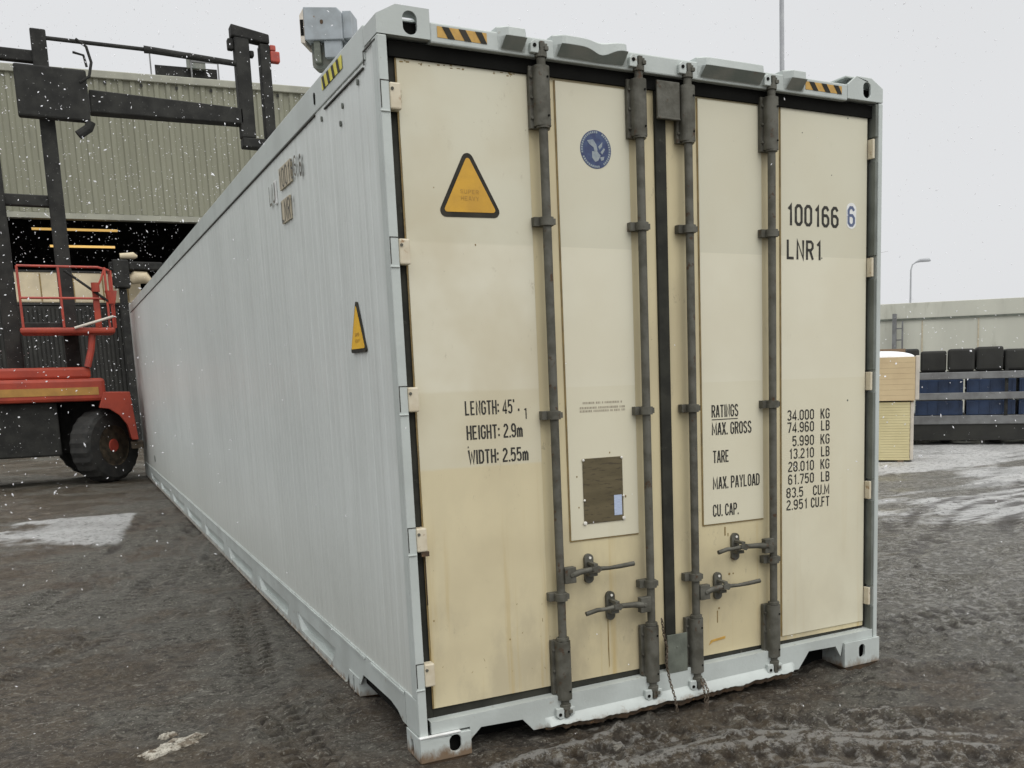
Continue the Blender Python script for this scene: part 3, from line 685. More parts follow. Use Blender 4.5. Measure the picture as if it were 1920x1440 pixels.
D2 = door(1.262, 2.428, [(1.432, 1.780, .812, 2.714), (1.893, 2.426, .203, 2.7215)], 1.262, 2.428)
tag(D1, 'left cream door with the warning triangle, blue badge and data plate'); tag(D2, 'right cream door with the ratings lettering and number')
MB().box(.0365, .0775, .05, .10, .10, 2.777).build('side_gasket', M['rubber'], D1)
MB().box(2.4285, 2.4455, .05, .10, .17, 2.777).build('side_gasket', M['rubber'], D2)
MB().box(1.2055, 1.2615, .034, .10, .178, 2.722).build('centre_seal', M['rubber'], D1, .004)
# warm sealant bead beside the second bar
# hinges
for h in HZ:
    hb = MB().box(.036, .079, -.004, .045, h-.050, h+.046).build('hinge', M['creamhinge'], D1, .006)
    MB().tube([(.045, -.002, h+.022), (.045, -.008, h+.022)], .006, 8).build('hinge_bolt', M['gear'], D1)
    MB().box(2.4305, 2.4445, .006, .046, h-.046, h+.046).build('hinge', M['creamhinge'], D2, .003)
for z in (2.60, 2.583, 2.563): MB().box(.081, .090, .030, .0455, z-.006, z+.006).build('hinge_plate_tab', M['edge'], D1, .002)
rs = MB().box(.052, .084, -.002, .010, .828, .847).box(.0765, .0795, .036, .0465, .62, .83)
rs.build('rust_streak', M['rust'], D1)
# centre cover plates
MB().box(1.197, 1.312, -.004, .008, 2.597, 2.755).box(1.20, 1.309, -.012, .0, 2.597, 2.606).build('cover_plate', M['gear'], D1, .003)
cp = MB().box(1.192, 1.300, -.002, .006, .142, .325); cp.tube([(1.245, -.004, .262), (1.245, -.001, .262)], .006, 8)
cp.build('cover_plate', M['gearlight'], D1, .006)
# warning triangle
def tri_round(pts, r, n=6):
    out = []
    for i in range(len(pts)):
        p = Vector(pts[i]); q0 = (Vector(pts[i-1])-p).normalized(); q1 = (Vector(pts[(i+1) % len(pts)])-p).normalized()
        ang = q0.angle(q1); dd = r/math.tan(ang/2); cc = p+(q0+q1).normalized()*(r/math.sin(ang/2))
        s0 = p+q0*dd; s1 = p+q1*dd; a0 = math.atan2(*(s0-cc).yx); a1 = math.atan2(*(s1-cc).yx)
        da = (a1-a0+math.pi) % (2*math.pi)-math.pi
        for k in range(n+1):
            aa = a0+da*k/n; out.append((cc.x+math.cos(aa)*r, cc.y+math.sin(aa)*r))
    return out
T0 = [(.343, 2.428), (.206, 2.152), (.484, 2.158)]
wt = MB().prism(tri_round(T0, .024), XZ, YD-.0016, YD-.0001).build('warning_triangle', M['black'], D1)
cx0 = .343; cz0 = 2.235
T1 = [(.343, 2.392), (.233, 2.172), (.457, 2.177)]
MB().prism(tri_round(T1, .010), XZ, YD-.0030, YD-.0017).build('triangle_field', M['yellow'], D1)
tm = MB(); fxz = lambda a_, b2, t: (a_, t, b2)
text(tm, 'SUPER', .306, 2.245, .015, .078, fxz, YD-.0036, .9); text(tm, 'HEAVY', .308, 2.219, .016, .076, fxz, YD-.0036, .9)
tm.build('triangle_lettering', M['ambertext'], D1)
# blue round badge
bc, bz = .916, 2.457
circ = lambda r, n=40: [(bc+math.cos(2*math.pi*k/n)*r, bz+math.sin(2*math.pi*k/n)*r*1.06) for k in range(n)]
MB().prism(circ(.073), XZ, YD-.0012, YD-.0001).build('badge', M['badge'], D1)
rg = MB()
for k in range(44):
    if k in (8, 9, 35, 36, 24): continue
    a0 = 2*math.pi*k/44; a1 = a0+.10; pts = [(.0615, a0), (.0615, a1), (.0695, a1), (.0695, a0)]
    rg.add([(bc+math.cos(t)*r, YD-.0018, bz+math.sin(t)*r*1.06) for r, t in pts], [(0, 1, 2, 3)])
rg.build('badge_ring', M['badge2'], D1)
eg = MB()
for poly in ([(-.040, .034), (-.012, .040), (.004, .018), (.008, -.004), (-.006, -.010), (-.010, .008), (-.030, .020)],
             [(.012, .012), (.032, .032), (.030, .014), (.018, .0)],
             [(-.018, -.008), (.006, -.006), (.022, -.024), (.010, -.044), (-.004, -.050), (-.018, -.034)],
             [(.022, -.010), (.038, .008), (.044, .004), (.030, -.018)], [(.020, -.030), (.040, -.026), (.036, -.040), (.024, -.044)]):
    eg.prism([(bc+x, bz+z) for x, z in poly], XZ, YD-.0020, YD-.0013)
eg.build('badge_figure', M['badge2'], D1)
# lettering
y = YD-.0008
def line(s_, x, z, h, w_, par, nm, mt='ink', t=None, st_=.95):
    q = MB(); text(q, s_, x, z, h, w_, fxz, y if t is None else t, st_); return q.build(nm, M[mt], par)
line("LENGTH: 45'", .281, 1.377, .058, .215, D1, 'dimension_lettering'); line('HEIGHT: 2.9m', .283, 1.278, .058, .245, D1, 'dimension_lettering')
line('WIDTH: 2.55m', .286, 1.178, .058, .264, D1, 'dimension_lettering')
L1 = MB(); L1.box(.512, .519, y-.0004, y, 1.386, 1.396).box(.541, .5455, y-.0004, y, 1.388, 1.394).box(.5457, .5505, y-.0004, y, 1.352, 1.396).box(.284, .288, y-.0004, y, 1.245, 1.252)
L1.build('lettering_remnants', M['ink'], D1)
for s_, x_, z_, w_ in (('RATINGS', 1.484, 1.312, .150), ('MAX. GROSS', 1.484, 1.230, .226), ('TARE', 1.488, 1.100, .090), ('MAX. PAYLOAD', 1.486, .976, .270), ('CU. CAP.', 1.484, .846, .146)):
    line(s_, x_, z_, .058, w_, D2, 'ratings_lettering')
MB().box(1.484, 1.632, y-.0004, y, 1.300, 1.304).build('underline', M['ink'], D2)
line('100166', 1.926, 2.196, .098, .318, D2, 'number_lettering'); line('LNR1', 1.926, 2.040, .090, .212, D2, 'number_lettering')
MB().prism(stadium(2.326, 2.257, .032, .062, 4), XZ, YD-.0012, YD-.0001).build('number_patch', M['white'], D2)
L4 = MB(); text(L4, '6', 2.302, 2.206, .096, .046, fxz, YD-.0018, .95); L4.build('check_digit', M['blueink'], D2)
for zz, n_, u_ in ((1.276, '34.000', 'KG'), (1.217, '74.960', 'LB'), (1.150, '5.990', 'KG'), (1.088, '13.210', 'LB'), (1.025, '28.010', 'KG'), (.962, '61.750', 'LB'), (.897, '83.5', 'CU.M'), (.836, '2.951', 'CU.FT')):
    L5 = MB(); wn = sum(ADV.get(q, 5.0) for q in n_)*.0062
    x0 = 2.093-wn if n_ not in ('83.5', '2.951') else 1.920
    text(L5, n_, x0, zz, .050, wn, fxz, y, .95)
    L5.build('weights_lettering', M['ink'], D2); L5 = MB()
    wu = {'KG': .058, 'LB': .054, 'CU.M': .105, 'CU.FT': .118}[u_]; text(L5, u_, 2.193-wu, zz, .050, wu, fxz, y, .95)
    L5.build('weights_lettering', M['ink'], D2)
# faint worn print rows
fp = MB(); rnd = random.Random(11)
for zz, x0, x1 in ((1.401, .815, 1.010), (1.380, .800, 1.022), (1.366, .800, 1.020)):
    x = x0
    while x < x1:
        wdt = .003+rnd.random()*.004; fp.add([(x, y, zz), (x+wdt, y, zz), (x+wdt, y, zz+.009), (x, y, zz+.009)], [(0, 1, 2, 3)]); x += wdt+.0025+(.006 if rnd.random() < .15 else 0)
fp.build('worn_small_print', M['fadedink'], D1)
# data plate
MB().box(.803, 1.000, YD-.004, YD-.0002, .880, 1.166).build('data_plate', M['plate'], D1, .001)
rvt = MB()
for x, z, r_ in ((.806, 1.160, .006), (.996, 1.161, .006), (.806, .985, .005), (1.001, .990, .005), (.806, .884, .009), (1.000, .890, .009)):
    rvt.tube([(x, YD-.004, z), (x, YD-.008, z), (x, YD-.0095, z)], r_, 10, radii=[r_, r_*.9, r_*.3])
rvt.build('plate_rivets', M['rivet'], D1, smooth=True)
MB().box(.953, .992, YD-.0055, YD-.0042, .906, .996).build('plate_label', M['barlabel'], D1)
ys_ = MB().prism([(1.455, .228), (1.466, .250), (1.548, .258), (1.548, .246), (1.475, .240)], XZ, .0435, .0458)
ys_.build('torn_yellow_sticker', M['stripeor'], D2)
rk = MB().prism([(.907, .44), (.9105, .44), (.911, .22), (.908, .21), (.905, .30)], XZ, .0452, .0459); rk.build('rust_streak', M['edge'], D1)
sc = MB()
for x, z, a_, b2 in ((1.555, .77, .004, .022), (1.572, .752, .003, .008), (1.577, .56, .006, .006), (1.60, .56, .004, .004), (1.505, .36, .003, .03), (1.515, .40, .005, .005)):
    sc.prism(stadium(x, z, a_, b2, 3), XZ, .0451, .0459)
sc.build('paint_chips', M['edge'], D2)
sc = MB(); rnd = random.Random(4)
for k in range(22):
    x = .09+rnd.random()*.5; z = 2.705+rnd.random()*.013; sc.prism(stadium(x, z, .0015+rnd.random()*.006, .0012+rnd.random()*.002, 3), XZ, YD-.0005-k*.00001, YD-.0001)
for x, z, r_ in ((.81, 1.118, .003), (.775, 1.09, .003), (.78, .955, .003), (1.014, .985, .004), (.36, 2.05, .003), (.20, 2.26, .002), (.43, .42, .003), (.1, .55, .003), (.94, 1.185, .003)):
    sc.prism(stadium(x, z, r_, r_*1.4, 2), XZ, YD-.0007, YD-.0002)
for k in range(12):
    x = .11+rnd.random()*.48; z = .22+rnd.random()**1.5*1.0; l_ = .004+rnd.random()*.012; a_ = rnd.uniform(.6, 2.2); w_ = .0007+rnd.random()*.0008
    dx, dz = math.cos(a_)*l_, math.sin(a_)*l_; sc.prism([(x-w_, z), (x+w_, z-w_), (x+dx+w_*.5, z+dz), (x+dx-w_*.5, z+dz)], XZ, YD-.0006-k*.00001, YD-.0002)
sc.build('paint_chips', M['edge'], D1)
ch = MB()
for x, z, r_ in ((2.31, 1.36, .005), (2.2, 2.44, .003), (2.14, 2.05, .004), (2.02, 2.62, .003), (2.30, 2.71, .004)): ch.prism(stadium(x, z, r_, r_, 2), XZ, YD-.0007, YD-.0002)
ch.build('paint_marks', M['gearlight'], D2)

# lock rods -------------------------------------------------------------
BY = -.002; BR = .0185
def lock_rod(bx, dirn, hz, plate_x, end_x, door_side, top_style):
    r = MB().tube([(bx, BY, .085), (bx, BY, 2.79)], BR, 18).build('lock_rod', M['gear'], K, smooth=True)
    # housings top and bottom: half-round cover on a flanged back plate
    for z0, z1 in ((2.505, 2.752), (.112, .392)):
        xs = bx-.010*door_side if False else bx
        mb = MB().box(bx-.046, bx+.040, .018, .040, z0+.006, z1-.004)
        prof = []
        for k in range(13):
            aa = math.pi*k/12; prof.append((bx+math.cos(aa)*.033, -.004-math.sin(aa)*.026))
        prof += [(bx-.033, .0178), (bx+.033, .0178)]
        mb.prism([(p[0], p[1]) for p in prof], XY, z0+.012, z1-.006)
        for zz in (z0+.045, (z0+z1)/2, z1-.045):
            for s in (-1, 1): mb.tube([(bx+s*.038, .0178, zz), (bx+s*.038, .010, zz)], .006, 6)
        mb.tube([(bx, BY, z0+.004 if z0 > 1 else z1-.004), (bx, BY, z0+.016 if z0 > 1 else z1+.010)], .028, 16)
        mb.build('rod_housing', M['gear'], r, .002)
        bs = MB()
        for zz in (z0+.05, z1-.05):
            bs.tube([(bx+.014, -.028, zz), (bx+.014, -.0315, zz)], .0045, 8)
        bs.build('housing_bolt', M['void'], r)
    # clamps
    for zc in (2.148, 1.362, .582 if bx < 1.7 else .612):
        mb = MB().box(bx-.050, bx+.030, .010, .042, zc-.018, zc+.018)
        prof = []
        for k in range(13):
            aa = math.pi*k/12; prof.append((bx+math.cos(aa)*.028, -.004-math.sin(aa)*.026))
        prof += [(bx-.028, .0098), (bx+.028, .0098)]
        mb.prism(prof, XY, zc-.017, zc+.017); mb.box(bx+.022, bx+.036, -.012, .010, zc-.012, zc+.012)
        mb.build('rod_clamp', M['gear'], r, .003)
    # cam heads
    for zt, s in ((2.795, 1), (.085, -1)):
        mb = MB().tube([(bx, BY, zt-s*.018), (bx, BY, zt+s*.004)], .025, 14)
        mb.box(bx-.010, bx+.010, -.024, .016, min(zt+s*.003, zt+s*.040), max(zt+s*.003, zt+s*.040))
        mb.box(bx-.024, bx+.026, -.014, .004, min(zt+s*.026, zt+s*.036), max(zt+s*.026, zt+s*.036))
        mb.box(bx+.006, bx+.024, -.030, -.010, min(zt+s*.006, zt+s*.022), max(zt+s*.006, zt+s*.022))
        mb.build('cam_head', M['gear'], r, .002)
        kb = MB()
        kx = bx-.036 if top_style else bx+.0
        kb.prism([(bx-.050, zt-s*.006), (bx-.012, zt-s*.006), (bx-.014, zt+s*.038), (bx-.034, zt+s*.044), (bx-.050, zt+s*.030)], XZ, -.020, -.0005, )
        if s < 0: kb.prism([(bx+.014, zt-s*.004), (bx+.038, zt-s*.004), (bx+.036, zt+s*.030), (bx+.016, zt+s*.034)], XZ, -.022, -.0005)
        o = kb.build('cam_keeper', M['lowframe'], r, .003)
        MB().tube([(bx-.033, -.0202, zt+s*.022), (bx-.033, -.0235, zt+s*.022)], .0075, 10).build('keeper_bolt', M['void'], r)
    # handle
    s = dirn
    hub = MB().box(min(bx+s*.012, bx+s*.066), max(bx+s*.012, bx+s*.066), -.026, .006, hz-.036, hz+.034)
    hub.tube([(bx+s*.045, -.027, hz), (bx+s*.045, -.032, hz)], .010, 8)
    hub.build('handle_hub', M['gear'], r, .005)
    pts = [(bx+s*.055, -.014, hz), ((bx+plate_x)/2+s*.01, -.020, hz+.008), (plate_x, -.026, hz+.014), (plate_x+(end_x-plate_x)*.35, -.028, hz+.010), (plate_x+(end_x-plate_x)*.65, -.030, hz+.012), (end_x, -.030, hz+(.016 if s > 0 else .002))]
    hn = MB(); hn.tube(pts, .011, 12, radii=[.017, .013, .011, .0085, .010, .0105])
    hn.build('handle', M['gear'], r, smooth=True)
    mb = MB().prism(stadium(plate_x, hz+.006, .022, .066, 5), XZ, .030, .0455)
    mb.box(plate_x-.020, plate_x+.020, -.010, .030, hz-.022, hz-.008)
    mb.prism([(plate_x-.018, hz+.024), (plate_x+.014, hz+.028), (plate_x+.030, hz+.012), (plate_x+.012, hz-.004), (plate_x-.016, hz+.006)], XZ, -.040, -.028)
    mb.box(plate_x-.010, plate_x+.010, -.034, .030, hz+.026, hz+.038)
    mb.build('handle_retainer', M['gear'], r, .003)
    MB().tube([(plate_x+.004, .0298, hz+.054), (plate_x+.004, .026, hz+.054)], .006, 8).build('retainer_rivet', M['rivet'], r)
    return r
r1 = lock_rod(.658, 1, .676, .816, 1.008, 1, 1); r2 = lock_rod(1.108, -1, .494, .918, .762, 1, 0)
r3 = lock_rod(1.352, 1, .508, 1.502, 1.702, -1, 1); r4 = lock_rod(1.806, -1, .686, 1.606, 1.463, -1, 1)
tag(r1, 'leftmost lock rod, handle high'); tag(r2, 'second lock rod from the left, handle low')
tag(r3, 'third lock rod from the left, handle low'); tag(r4, 'rightmost lock rod, handle high')
# chains
def chain(pts, link=.018, wire=.0022, name='chain'):
    P = [Vector(p) for p in pts]; mb = MB(); seg = []
    for i in range(len(P)-1):
        d_ = P[i+1]-P[i]; nn = max(1, round(d_.length/(link*.78)))
        for k in range(nn): seg.append((P[i]+d_*(k/nn), P[i]+d_*((k+1)/nn)))
    for i, (p, q) in enumerate(seg):
        d_ = (q-p).normalized(); sd_ = Vector((1, 0, 0)) if i % 2 else Vector((0, 1, 0)); sd_ = (sd_-d_*sd_.dot(d_)).normalized(); c_ = (p+q)/2
        loop = [c_+d_*math.cos(t)*link*.55+sd_*math.sin(t)*link*.30 for t in [2*math.pi*k/9 for k in range(10)]]
        mb.tube(loop, wire, 6, cap=False)
    return mb.build(name, M['chain'], K, smooth=True)
chain([(1.142, -.036, .42), (1.150, -.040, .34), (1.166, -.040, .28), (1.160, -.040, .20), (1.172, -.050, .12), (1.182, -.070, .055), (1.190, -.078, -.015)])
chain([(1.345, -.045, .10), (1.342, -.075, .055), (1.345, -.082, -.03)]); chain([(1.357, -.045, .10), (1.362, -.078, .05), (1.352, -.084, -.035)])

# left side markings
fyz = lambda a_, b2, t: (t, -a_, b2)     # text runs toward the doors along -y
Q = MB().box(-.0045, .004, 2.045, 2.085, 2.500, 2.620); Q.build('white_patch', M['white'], K)
Q = MB().box(-.0045, .004, 1.62, 1.925, 2.545, 2.655).box(-.0045, .004, 1.70, 1.925, 2.372, 2.490); Q.build('old_paint_patch', M['tan'], K)
Q = MB(); text(Q, '100166', -1.925, 2.548, .10, .45, fyz, -.0060, .75); Q.build('worn_side_lettering', M['wornink'], K); Q = MB()
text(Q, '6', -1.41, 2.530, .098, .045, fyz, -.0060, 1.3)
Q.build('worn_side_lettering', M['wornink'], K); Q = MB()
text(Q, 'LNR1', -1.925, 2.376, .108, .30, fyz, -.0060, .8)
Q.build('worn_side_lettering', M['wornink'], K); Q = MB()
text(Q, 'LU', -2.23, 2.508, .105, .17, fyz, -.0060, .9)
Q.build('worn_side_lettering', M['wornink'], K)
ts = [(.532, 1.872), (.662, 1.648), (.415, 1.648)]
fys = lambda a_, b2, t: (t, a_, b2)
MB().prism(tri_round(ts, .010), fys, -.0042, .004).build('side_warning_triangle', M['black'], K)
MB().prism(tri_round([(.534, 1.848), (.645, 1.664), (.427, 1.664)], .006), fys, -.0058, -.0043).build('side_triangle_field', M['amberside'], K)
Q = MB(); text(Q, 'SUPER', -.570, 1.716, .014, .07, fyz, -.0064, 1); text(Q, 'HEAVY', -.570, 1.690, .014, .07, fyz, -.0064, 1); Q.build('side_triangle_lettering', M['ambertext'], K)
Q = MB()
for y_, z_ in ((.30, 2.69), (.55, 2.66), (.60, 2.60), (.92, 2.69)): Q.prism(stadium(y_, z_, .009, .012, 3), fys, -.0022, .004)
Q.build('rivet_marks', M['post_in'], K)

# ------------------------------------------------------------------ warehouse behind on the left
SH = thing('warehouse', 'large warehouse with ribbed pale green-grey cladding above a wide dark opening', 'warehouse', (.403, 28.092, ZG), math.atan2(-.11136, .99378))
def ribbed(s0, s1, z0, z1, p=.30):
    mb = MB(); vs = []; s = s0
    while s < s1:
        vs += [(s, 0), (s+p*.42, 0), (s+p*.55, -.045), (s+p*.87, -.045)]; s += p
    vs.append((s, 0)); V = []
    for x, y_ in vs: V += [(x, y_, z0), (x, y_, z1)]
    return mb.add(V, [(2*i, 2*i+1, 2*i+3, 2*i+2) for i in range(len(vs)-1)])
zo = -ZG
ribbed(-16, 20, 6.26+zo, 9.86+zo).build('wall_cladding', M['clad'], SH)
box(-16.1, 20.1, -.12, .3, 9.84+zo, 10.04+zo).build('parapet_cap', M['cladcap'], SH, .02)
box(-16, 20, -.06, .25, 6.10+zo, 6.25+zo).build('lintel', M['cladcap'], SH)
sc_ = MB()
for i in range(24): sc_.box(-6+i*.9, -6+i*.9+.07, -.052, -.046, 9.70+zo, 9.78+zo)
sc_.build('cladding_screws', M['dark'], SH)
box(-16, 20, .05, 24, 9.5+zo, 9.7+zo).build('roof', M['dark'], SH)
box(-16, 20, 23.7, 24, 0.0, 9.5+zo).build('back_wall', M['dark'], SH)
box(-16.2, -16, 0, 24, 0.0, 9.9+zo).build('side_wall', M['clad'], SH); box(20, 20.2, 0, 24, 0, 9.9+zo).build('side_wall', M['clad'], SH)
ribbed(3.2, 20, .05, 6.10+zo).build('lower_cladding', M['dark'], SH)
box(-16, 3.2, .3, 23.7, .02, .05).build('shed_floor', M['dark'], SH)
for z, s1 in ((5.9+zo, .24), (5.44+zo, .13)):
    MB().box(-1.9 if z > 5.8 else -1.5, s1, .6, .66, z-.03, z+.03).build('strip_lamp', M['lampglow'], SH)
# rooftop plant
rt = MB().box(1.62, 3.25, .3, 1.4, 10.06+zo, 10.42+zo).build('roof_plant', M['mastblack'], SH, .01)
fr = MB()
for s_ in (1.5, 2.55): fr.box(s_, s_+.04, .1, .14, 10.05+zo, 10.75+zo)
fr.box(1.5, 2.59, .1, .14, 10.72+zo, 10.76+zo); fr.box(2.55, 3.3, .1, .14, 10.52+zo, 10.56+zo); fr.box(3.26, 3.3, .1, .14, 10.05+zo, 10.52+zo)
fr.build('plant_guard_frame', M['railgrey'], SH); box(2.45, 2.95, .12, .28, 10.36+zo, 10.66+zo).build('grey_cabinet', M['greydark'], SH)
# things inside the opening
c1 = thing('cream_container', 'cream container raised high before the dark warehouse opening, behind the red lift truck', 'container', (0, 25.6, ZG), 0)
mb = MB().box(-4.2, .95, 0, 2.0, 3.68, 4.44); mb.build('body', M['creambg'], c1, .03)
q = MB()
for x in (-3.2, -2.2, -1.35, -.62, .05, .62): q.box(x, x+.03, -.012, -.0005, 3.72, 4.40)
q.build('panel_joint', M['edge'], c1); box(-4.2, .95, -.02, 2.0, 4.4405, 4.48).box(-4.2, .95, -.02, 2.0, 3.62, 3.6795).build('edge_rail', M['dark'], c1)
c2 = thing('dark_container', 'dark ribbed container stacked directly beneath the cream one', 'container', (0, 25.6, ZG), 0)
mb = MB()
for i in range(52): mb.box(-4.2+i*.098, -4.2+i*.098+.06, -.03, 1.9, .3, 3.55)
mb.box(-4.2, .9, 0, 1.9, .2, 3.60); mb.build('body', M['dark'], c2)  # near-black paint stands in for the shade beneath the cream container
eq = thing('machinery_head', 'black knobbly machine head with pale cream housings beside the cream container', 'machine', (.52, 24.9, ZG))
mb = MB().box(-.22, .15, 0, .4, 4.02, 4.72).box(.15, .95, .05, .35, 4.48, 4.68).box(-.12, .06, .12, .3, .0, 4.02).box(-.28, -.1, .05, .3, 4.1, 4.3).box(-.30, -.1, .05, .3, 4.45, 4.66)
mb.build('black_frame', M['mastblack'], eq, .03)
MB().tube([(.16, .2, 4.20), (.30, .2, 4.30), (.52, .2, 4.30), (.66, .2, 4.18)], .17, 14, radii=[.10, .17, .16, .06]).build('pale_housing', M['creambg'], eq, smooth=True)
MB().tube([(-.02, .2, 4.82), (.30, .2, 4.84), (.38, .2, 4.82)], .1, 12, radii=[.07, .09, .03]).build('pale_housing', M['creambg'], eq, smooth=True)

# ------------------------------------------------------------------ red lift truck
T = thing('container_lift_truck', 'red container lift truck with dark raised spreader arm, beside the grey container\'s far end', 'lift truck', (-.6, 14.15, ZG))
def T_(mb, name, mat, parent=T, **k):
    mb.v = [(x+.6, y-14.15, z-ZG) for x, y, z in mb.v]; return mb.build(name, mat, parent, **k)
TT_ = T_
arch = [(-.78, 1.19)]
arch = [(-.64, 1.19), (-.50, 1.17), (-.36, 1.06), (-.26, .90), (-.215, .66)]
T_(MB().prism([(-.56, 1.44), (-.18, 1.43), (-.12, .66)]+arch[::-1], XZ, 14.05, 14.75), 'fender', M['redpaint'], bevel=.01)
T_(MB().box(-3.6, -.52, 14.14, 15.9, 1.30, 1.66), 'body', M['redpaint'], bevel=.05)
T_(MB().box(-2.6, -.70, 14.3, 15.7, 1.6605, 1.84), 'hood', M['redpaint'], bevel=.04)
T_(MB().box(-3.3, -.62, 14.134, 14.1395, 1.40, 1.52), 'ochre_stripe', M['ochre'])
T_(MB().box(-3.5, -1.22, 14.3, 15.8, .45, 1.2995).box(-1.22, -.3, 15.0, 15.6, .45, 1.2995), 'chassis', M['mastblack'], bevel=.03)  # second box is a dark fill for the shade in the wheel well
T_(MB().box(-.22, -.04, 14.3, 14.6, .50, .62), 'tow_bracket', M['rim'], bevel=.01)
def wheel(x, y, r, wd, nm='wheel', steer=0):
    def T_(mb, *a_, **k_):
        if steer: rot_about(mb, (x, y+wd/2, 0), 'Z', steer)
        return TT_(mb, *a_, **k_)
    mb = MB(); n = 48; prof = [(.0, .55), (0, .86), (.03, .96), (.08, 1.0), (wd-.08, 1.0), (wd-.03, .96), (wd, .86), (wd, .55)]
    vs = []; fs = []
    for k in range(n):
        a_ = 2*math.pi*k/n; lug = 1.0 if k % 2 else .972
        for (yy, rr) in prof:
            q = rr*(lug if rr > .95 else 1); vs.append((x+math.cos(a_)*r*q, y+yy, r+ZG+math.sin(a_)*r*q))
    p = len(prof)
    for k in range(n):
        for j in range(p-1): fs.append((k*p+j, ((k+1) % n)*p+j, ((k+1) % n)*p+j+1, k*p+j+1))
    w_ = T_(mb.add(vs, fs), nm, M['tyre'])
    zc = r+ZG
    rm = MB().tube([(x, y+.10, zc), (x, y+.02, zc), (x, y+.02, zc), (x, y+.06, zc)], r, 28, cap=False, radii=[r*.56, r*.57, r*.52, r*.47]); rm.tube([(x, y+.06, zc), (x, y+.12, zc)], r*.5, 28)
    for k in range(10): rm.tube([(x+math.cos(k*.628)*r*.36, y+.06, zc+math.sin(k*.628)*r*.36), (x+math.cos(k*.628)*r*.36, y+.035, zc+math.sin(k*.628)*r*.36)], .022, 6)
    T_(rm, 'rim', M['rim'], parent=w_)
    T_(MB().tube([(x, y+.11, zc), (x, y+.03, zc), (x, y+.01, zc)], r*.2, 16, radii=[r*.23, r*.21, r*.15]), 'hub_cap', M['reddark'], parent=w_)
    for k in range(10):
        pass
    return w_
wheel(-.60, 14.30, .60, .38, steer=R(46)); wheel(-3.25, 14.12, .60, .38); wheel(-.72, 15.6, .60, .38); wheel(-3.25, 15.6, .60, .38)
T_(MB().tube([(-.735, 14.3, 1.84), (-.66, 14.3, 2.1), (-.62, 14.3, 2.34)], .05, 10), 'platform_column', M['reddark'])
T_(MB().box(-1.6, -.29, 14.15, 15.0, 2.36, 2.45), 'platform', M['redpaint'], bevel=.03)
rl = MB()
for z in (2.9, 3.38): rl.tube([(-1.55, 14.18, z), (-.45, 14.18, z), (-.30, 14.30, z-.03), (-.27, 14.9, z-.03)], .018, 8)
for x in (-1.55, -1.0, -.36): rl.tube([(x, 14.18, 2.45), (x, 14.18, 3.38)], .018, 8)
rl.tube([(-.27, 14.9, 2.45), (-.27, 14.9, 3.35)], .018, 8); rl.tube([(-.27, 14.35, 2.45), (-.27, 14.33, 3.35)], .016, 8)
rl.tube([(-.52, 14.18, 3.0), (-.42, 14.18, 3.20), (-.36, 14.18, 3.36)], .016, 8)
T_(rl, 'guard_rail', M['reddark'])
T_(MB().box(-.56, -.47, 14.2, 14.32, 2.45, 3.10), 'control_post', M['redpaint'], bevel=.01)
T_(MB().tube([(-.51, 14.16, 3.0), (-.51, 14.16, 3.14)], .06, 10), 'work_lamp', M['redpaint'])
T_(MB().tube([(-.30, 14.18, 2.82), (-.30, 14.18, 3.02)], .08, 10, radii=[.05, .09]), 'horn', M['reddark'])
T_(MB().tube([(-.92, 14.16, 3.32), (-.35, 14.17, 2.86)], .02, 8), 'wiper_arm', M['mastblack'])
T_(MB().tube([(-.86, 14.12, 2.44), (-.30, 14.12, 2.62)], .02, 8), 'step_tube', M['paleside'])
# mast (mostly outside the left edge of the photograph) and spreader arm
ms = MB()
ms.box(-1.02, -.80, 15.0, 15.25, 1.66, 7.1).box(-1.85, -1.62, 15.0, 15.25, 1.66, 7.1)
for z in (2.4, 4.4, 6.6): ms.box(-1.7, -.9, 15.05, 15.2, z, z+.18)
T_(ms, 'mast', M['mastblack'], bevel=.02)
T_(MB().box(-1.3, -.30, 14.8, 14.995, 5.72, 6.5), 'carriage', M['mastblack'], bevel=.03)
T_(MB().tube([(-.5, 14.85, 5.5), (-.34, 14.85, 5.62), (-.30, 14.85, 5.72)], .07, 10), 'side_shift_cylinder', M['mastblack'])
T_(MB().tube([(-.40, 14.8, 6.95), (-.26, 14.8, 6.85), (-.21, 14.8, 6.62), (-.26, 14.8, 6.4), (-.4, 14.8, 6.3)], .022, 8), 'hose', M['mastblack'])
T_(MB().tube([(-.46, 14.82, 6.75), (-.31, 14.82, 6.72), (-.28, 14.82, 6.55)], .02, 8), 'hose', M['mastblack'])
T_(MB().add([(x, y_, z) for x, z0, z1 in ((-.28, 5.91, 6.26), (2.08, 5.94, 6.20)) for y_ in (15.0, 15.3) for z in (z0, z1)], [(0, 1, 3, 2), (4, 6, 7, 5), (0, 2, 6, 4), (1, 5, 7, 3), (0, 4, 5, 1), (2, 3, 7, 6)]), 'spreader_arm', M['mastblack'], bevel=.02)
e = MB().box(2.02, 2.26, 15.0, 15.25, 5.72, 7.36).box(2.43, 2.60, 15.0, 15.25, 5.72, 7.30)
e.box(1.96, 2.62, 14.98, 15.27, 7.3605, 7.50) if False else None
e.add([(1.98, 14.99, 7.37), (2.60, 14.99, 7.31), (2.60, 14.99, 7.46), (1.98, 14.99, 7.56), (1.98, 15.26, 7.37), (2.60, 15.26, 7.31), (2.60, 15.26, 7.46), (1.98, 15.26, 7.56)], [(0, 1, 2, 3), (4, 7, 6, 5), (0, 4, 5, 1), (3, 2, 6, 7), (0, 3, 7, 4), (1, 5, 6, 2)])
e.box(2.03, 2.58, 14.99, 15.26, 5.56, 5.718); e.box(1.92, 2.015, 15.05, 15.2, 7.16, 7.34); e.box(2.262, 2.34, 15.05, 15.2, 7.08, 7.18); e.box(2.50, 2.62, 14.97, 15.2, 5.50, 5.56)
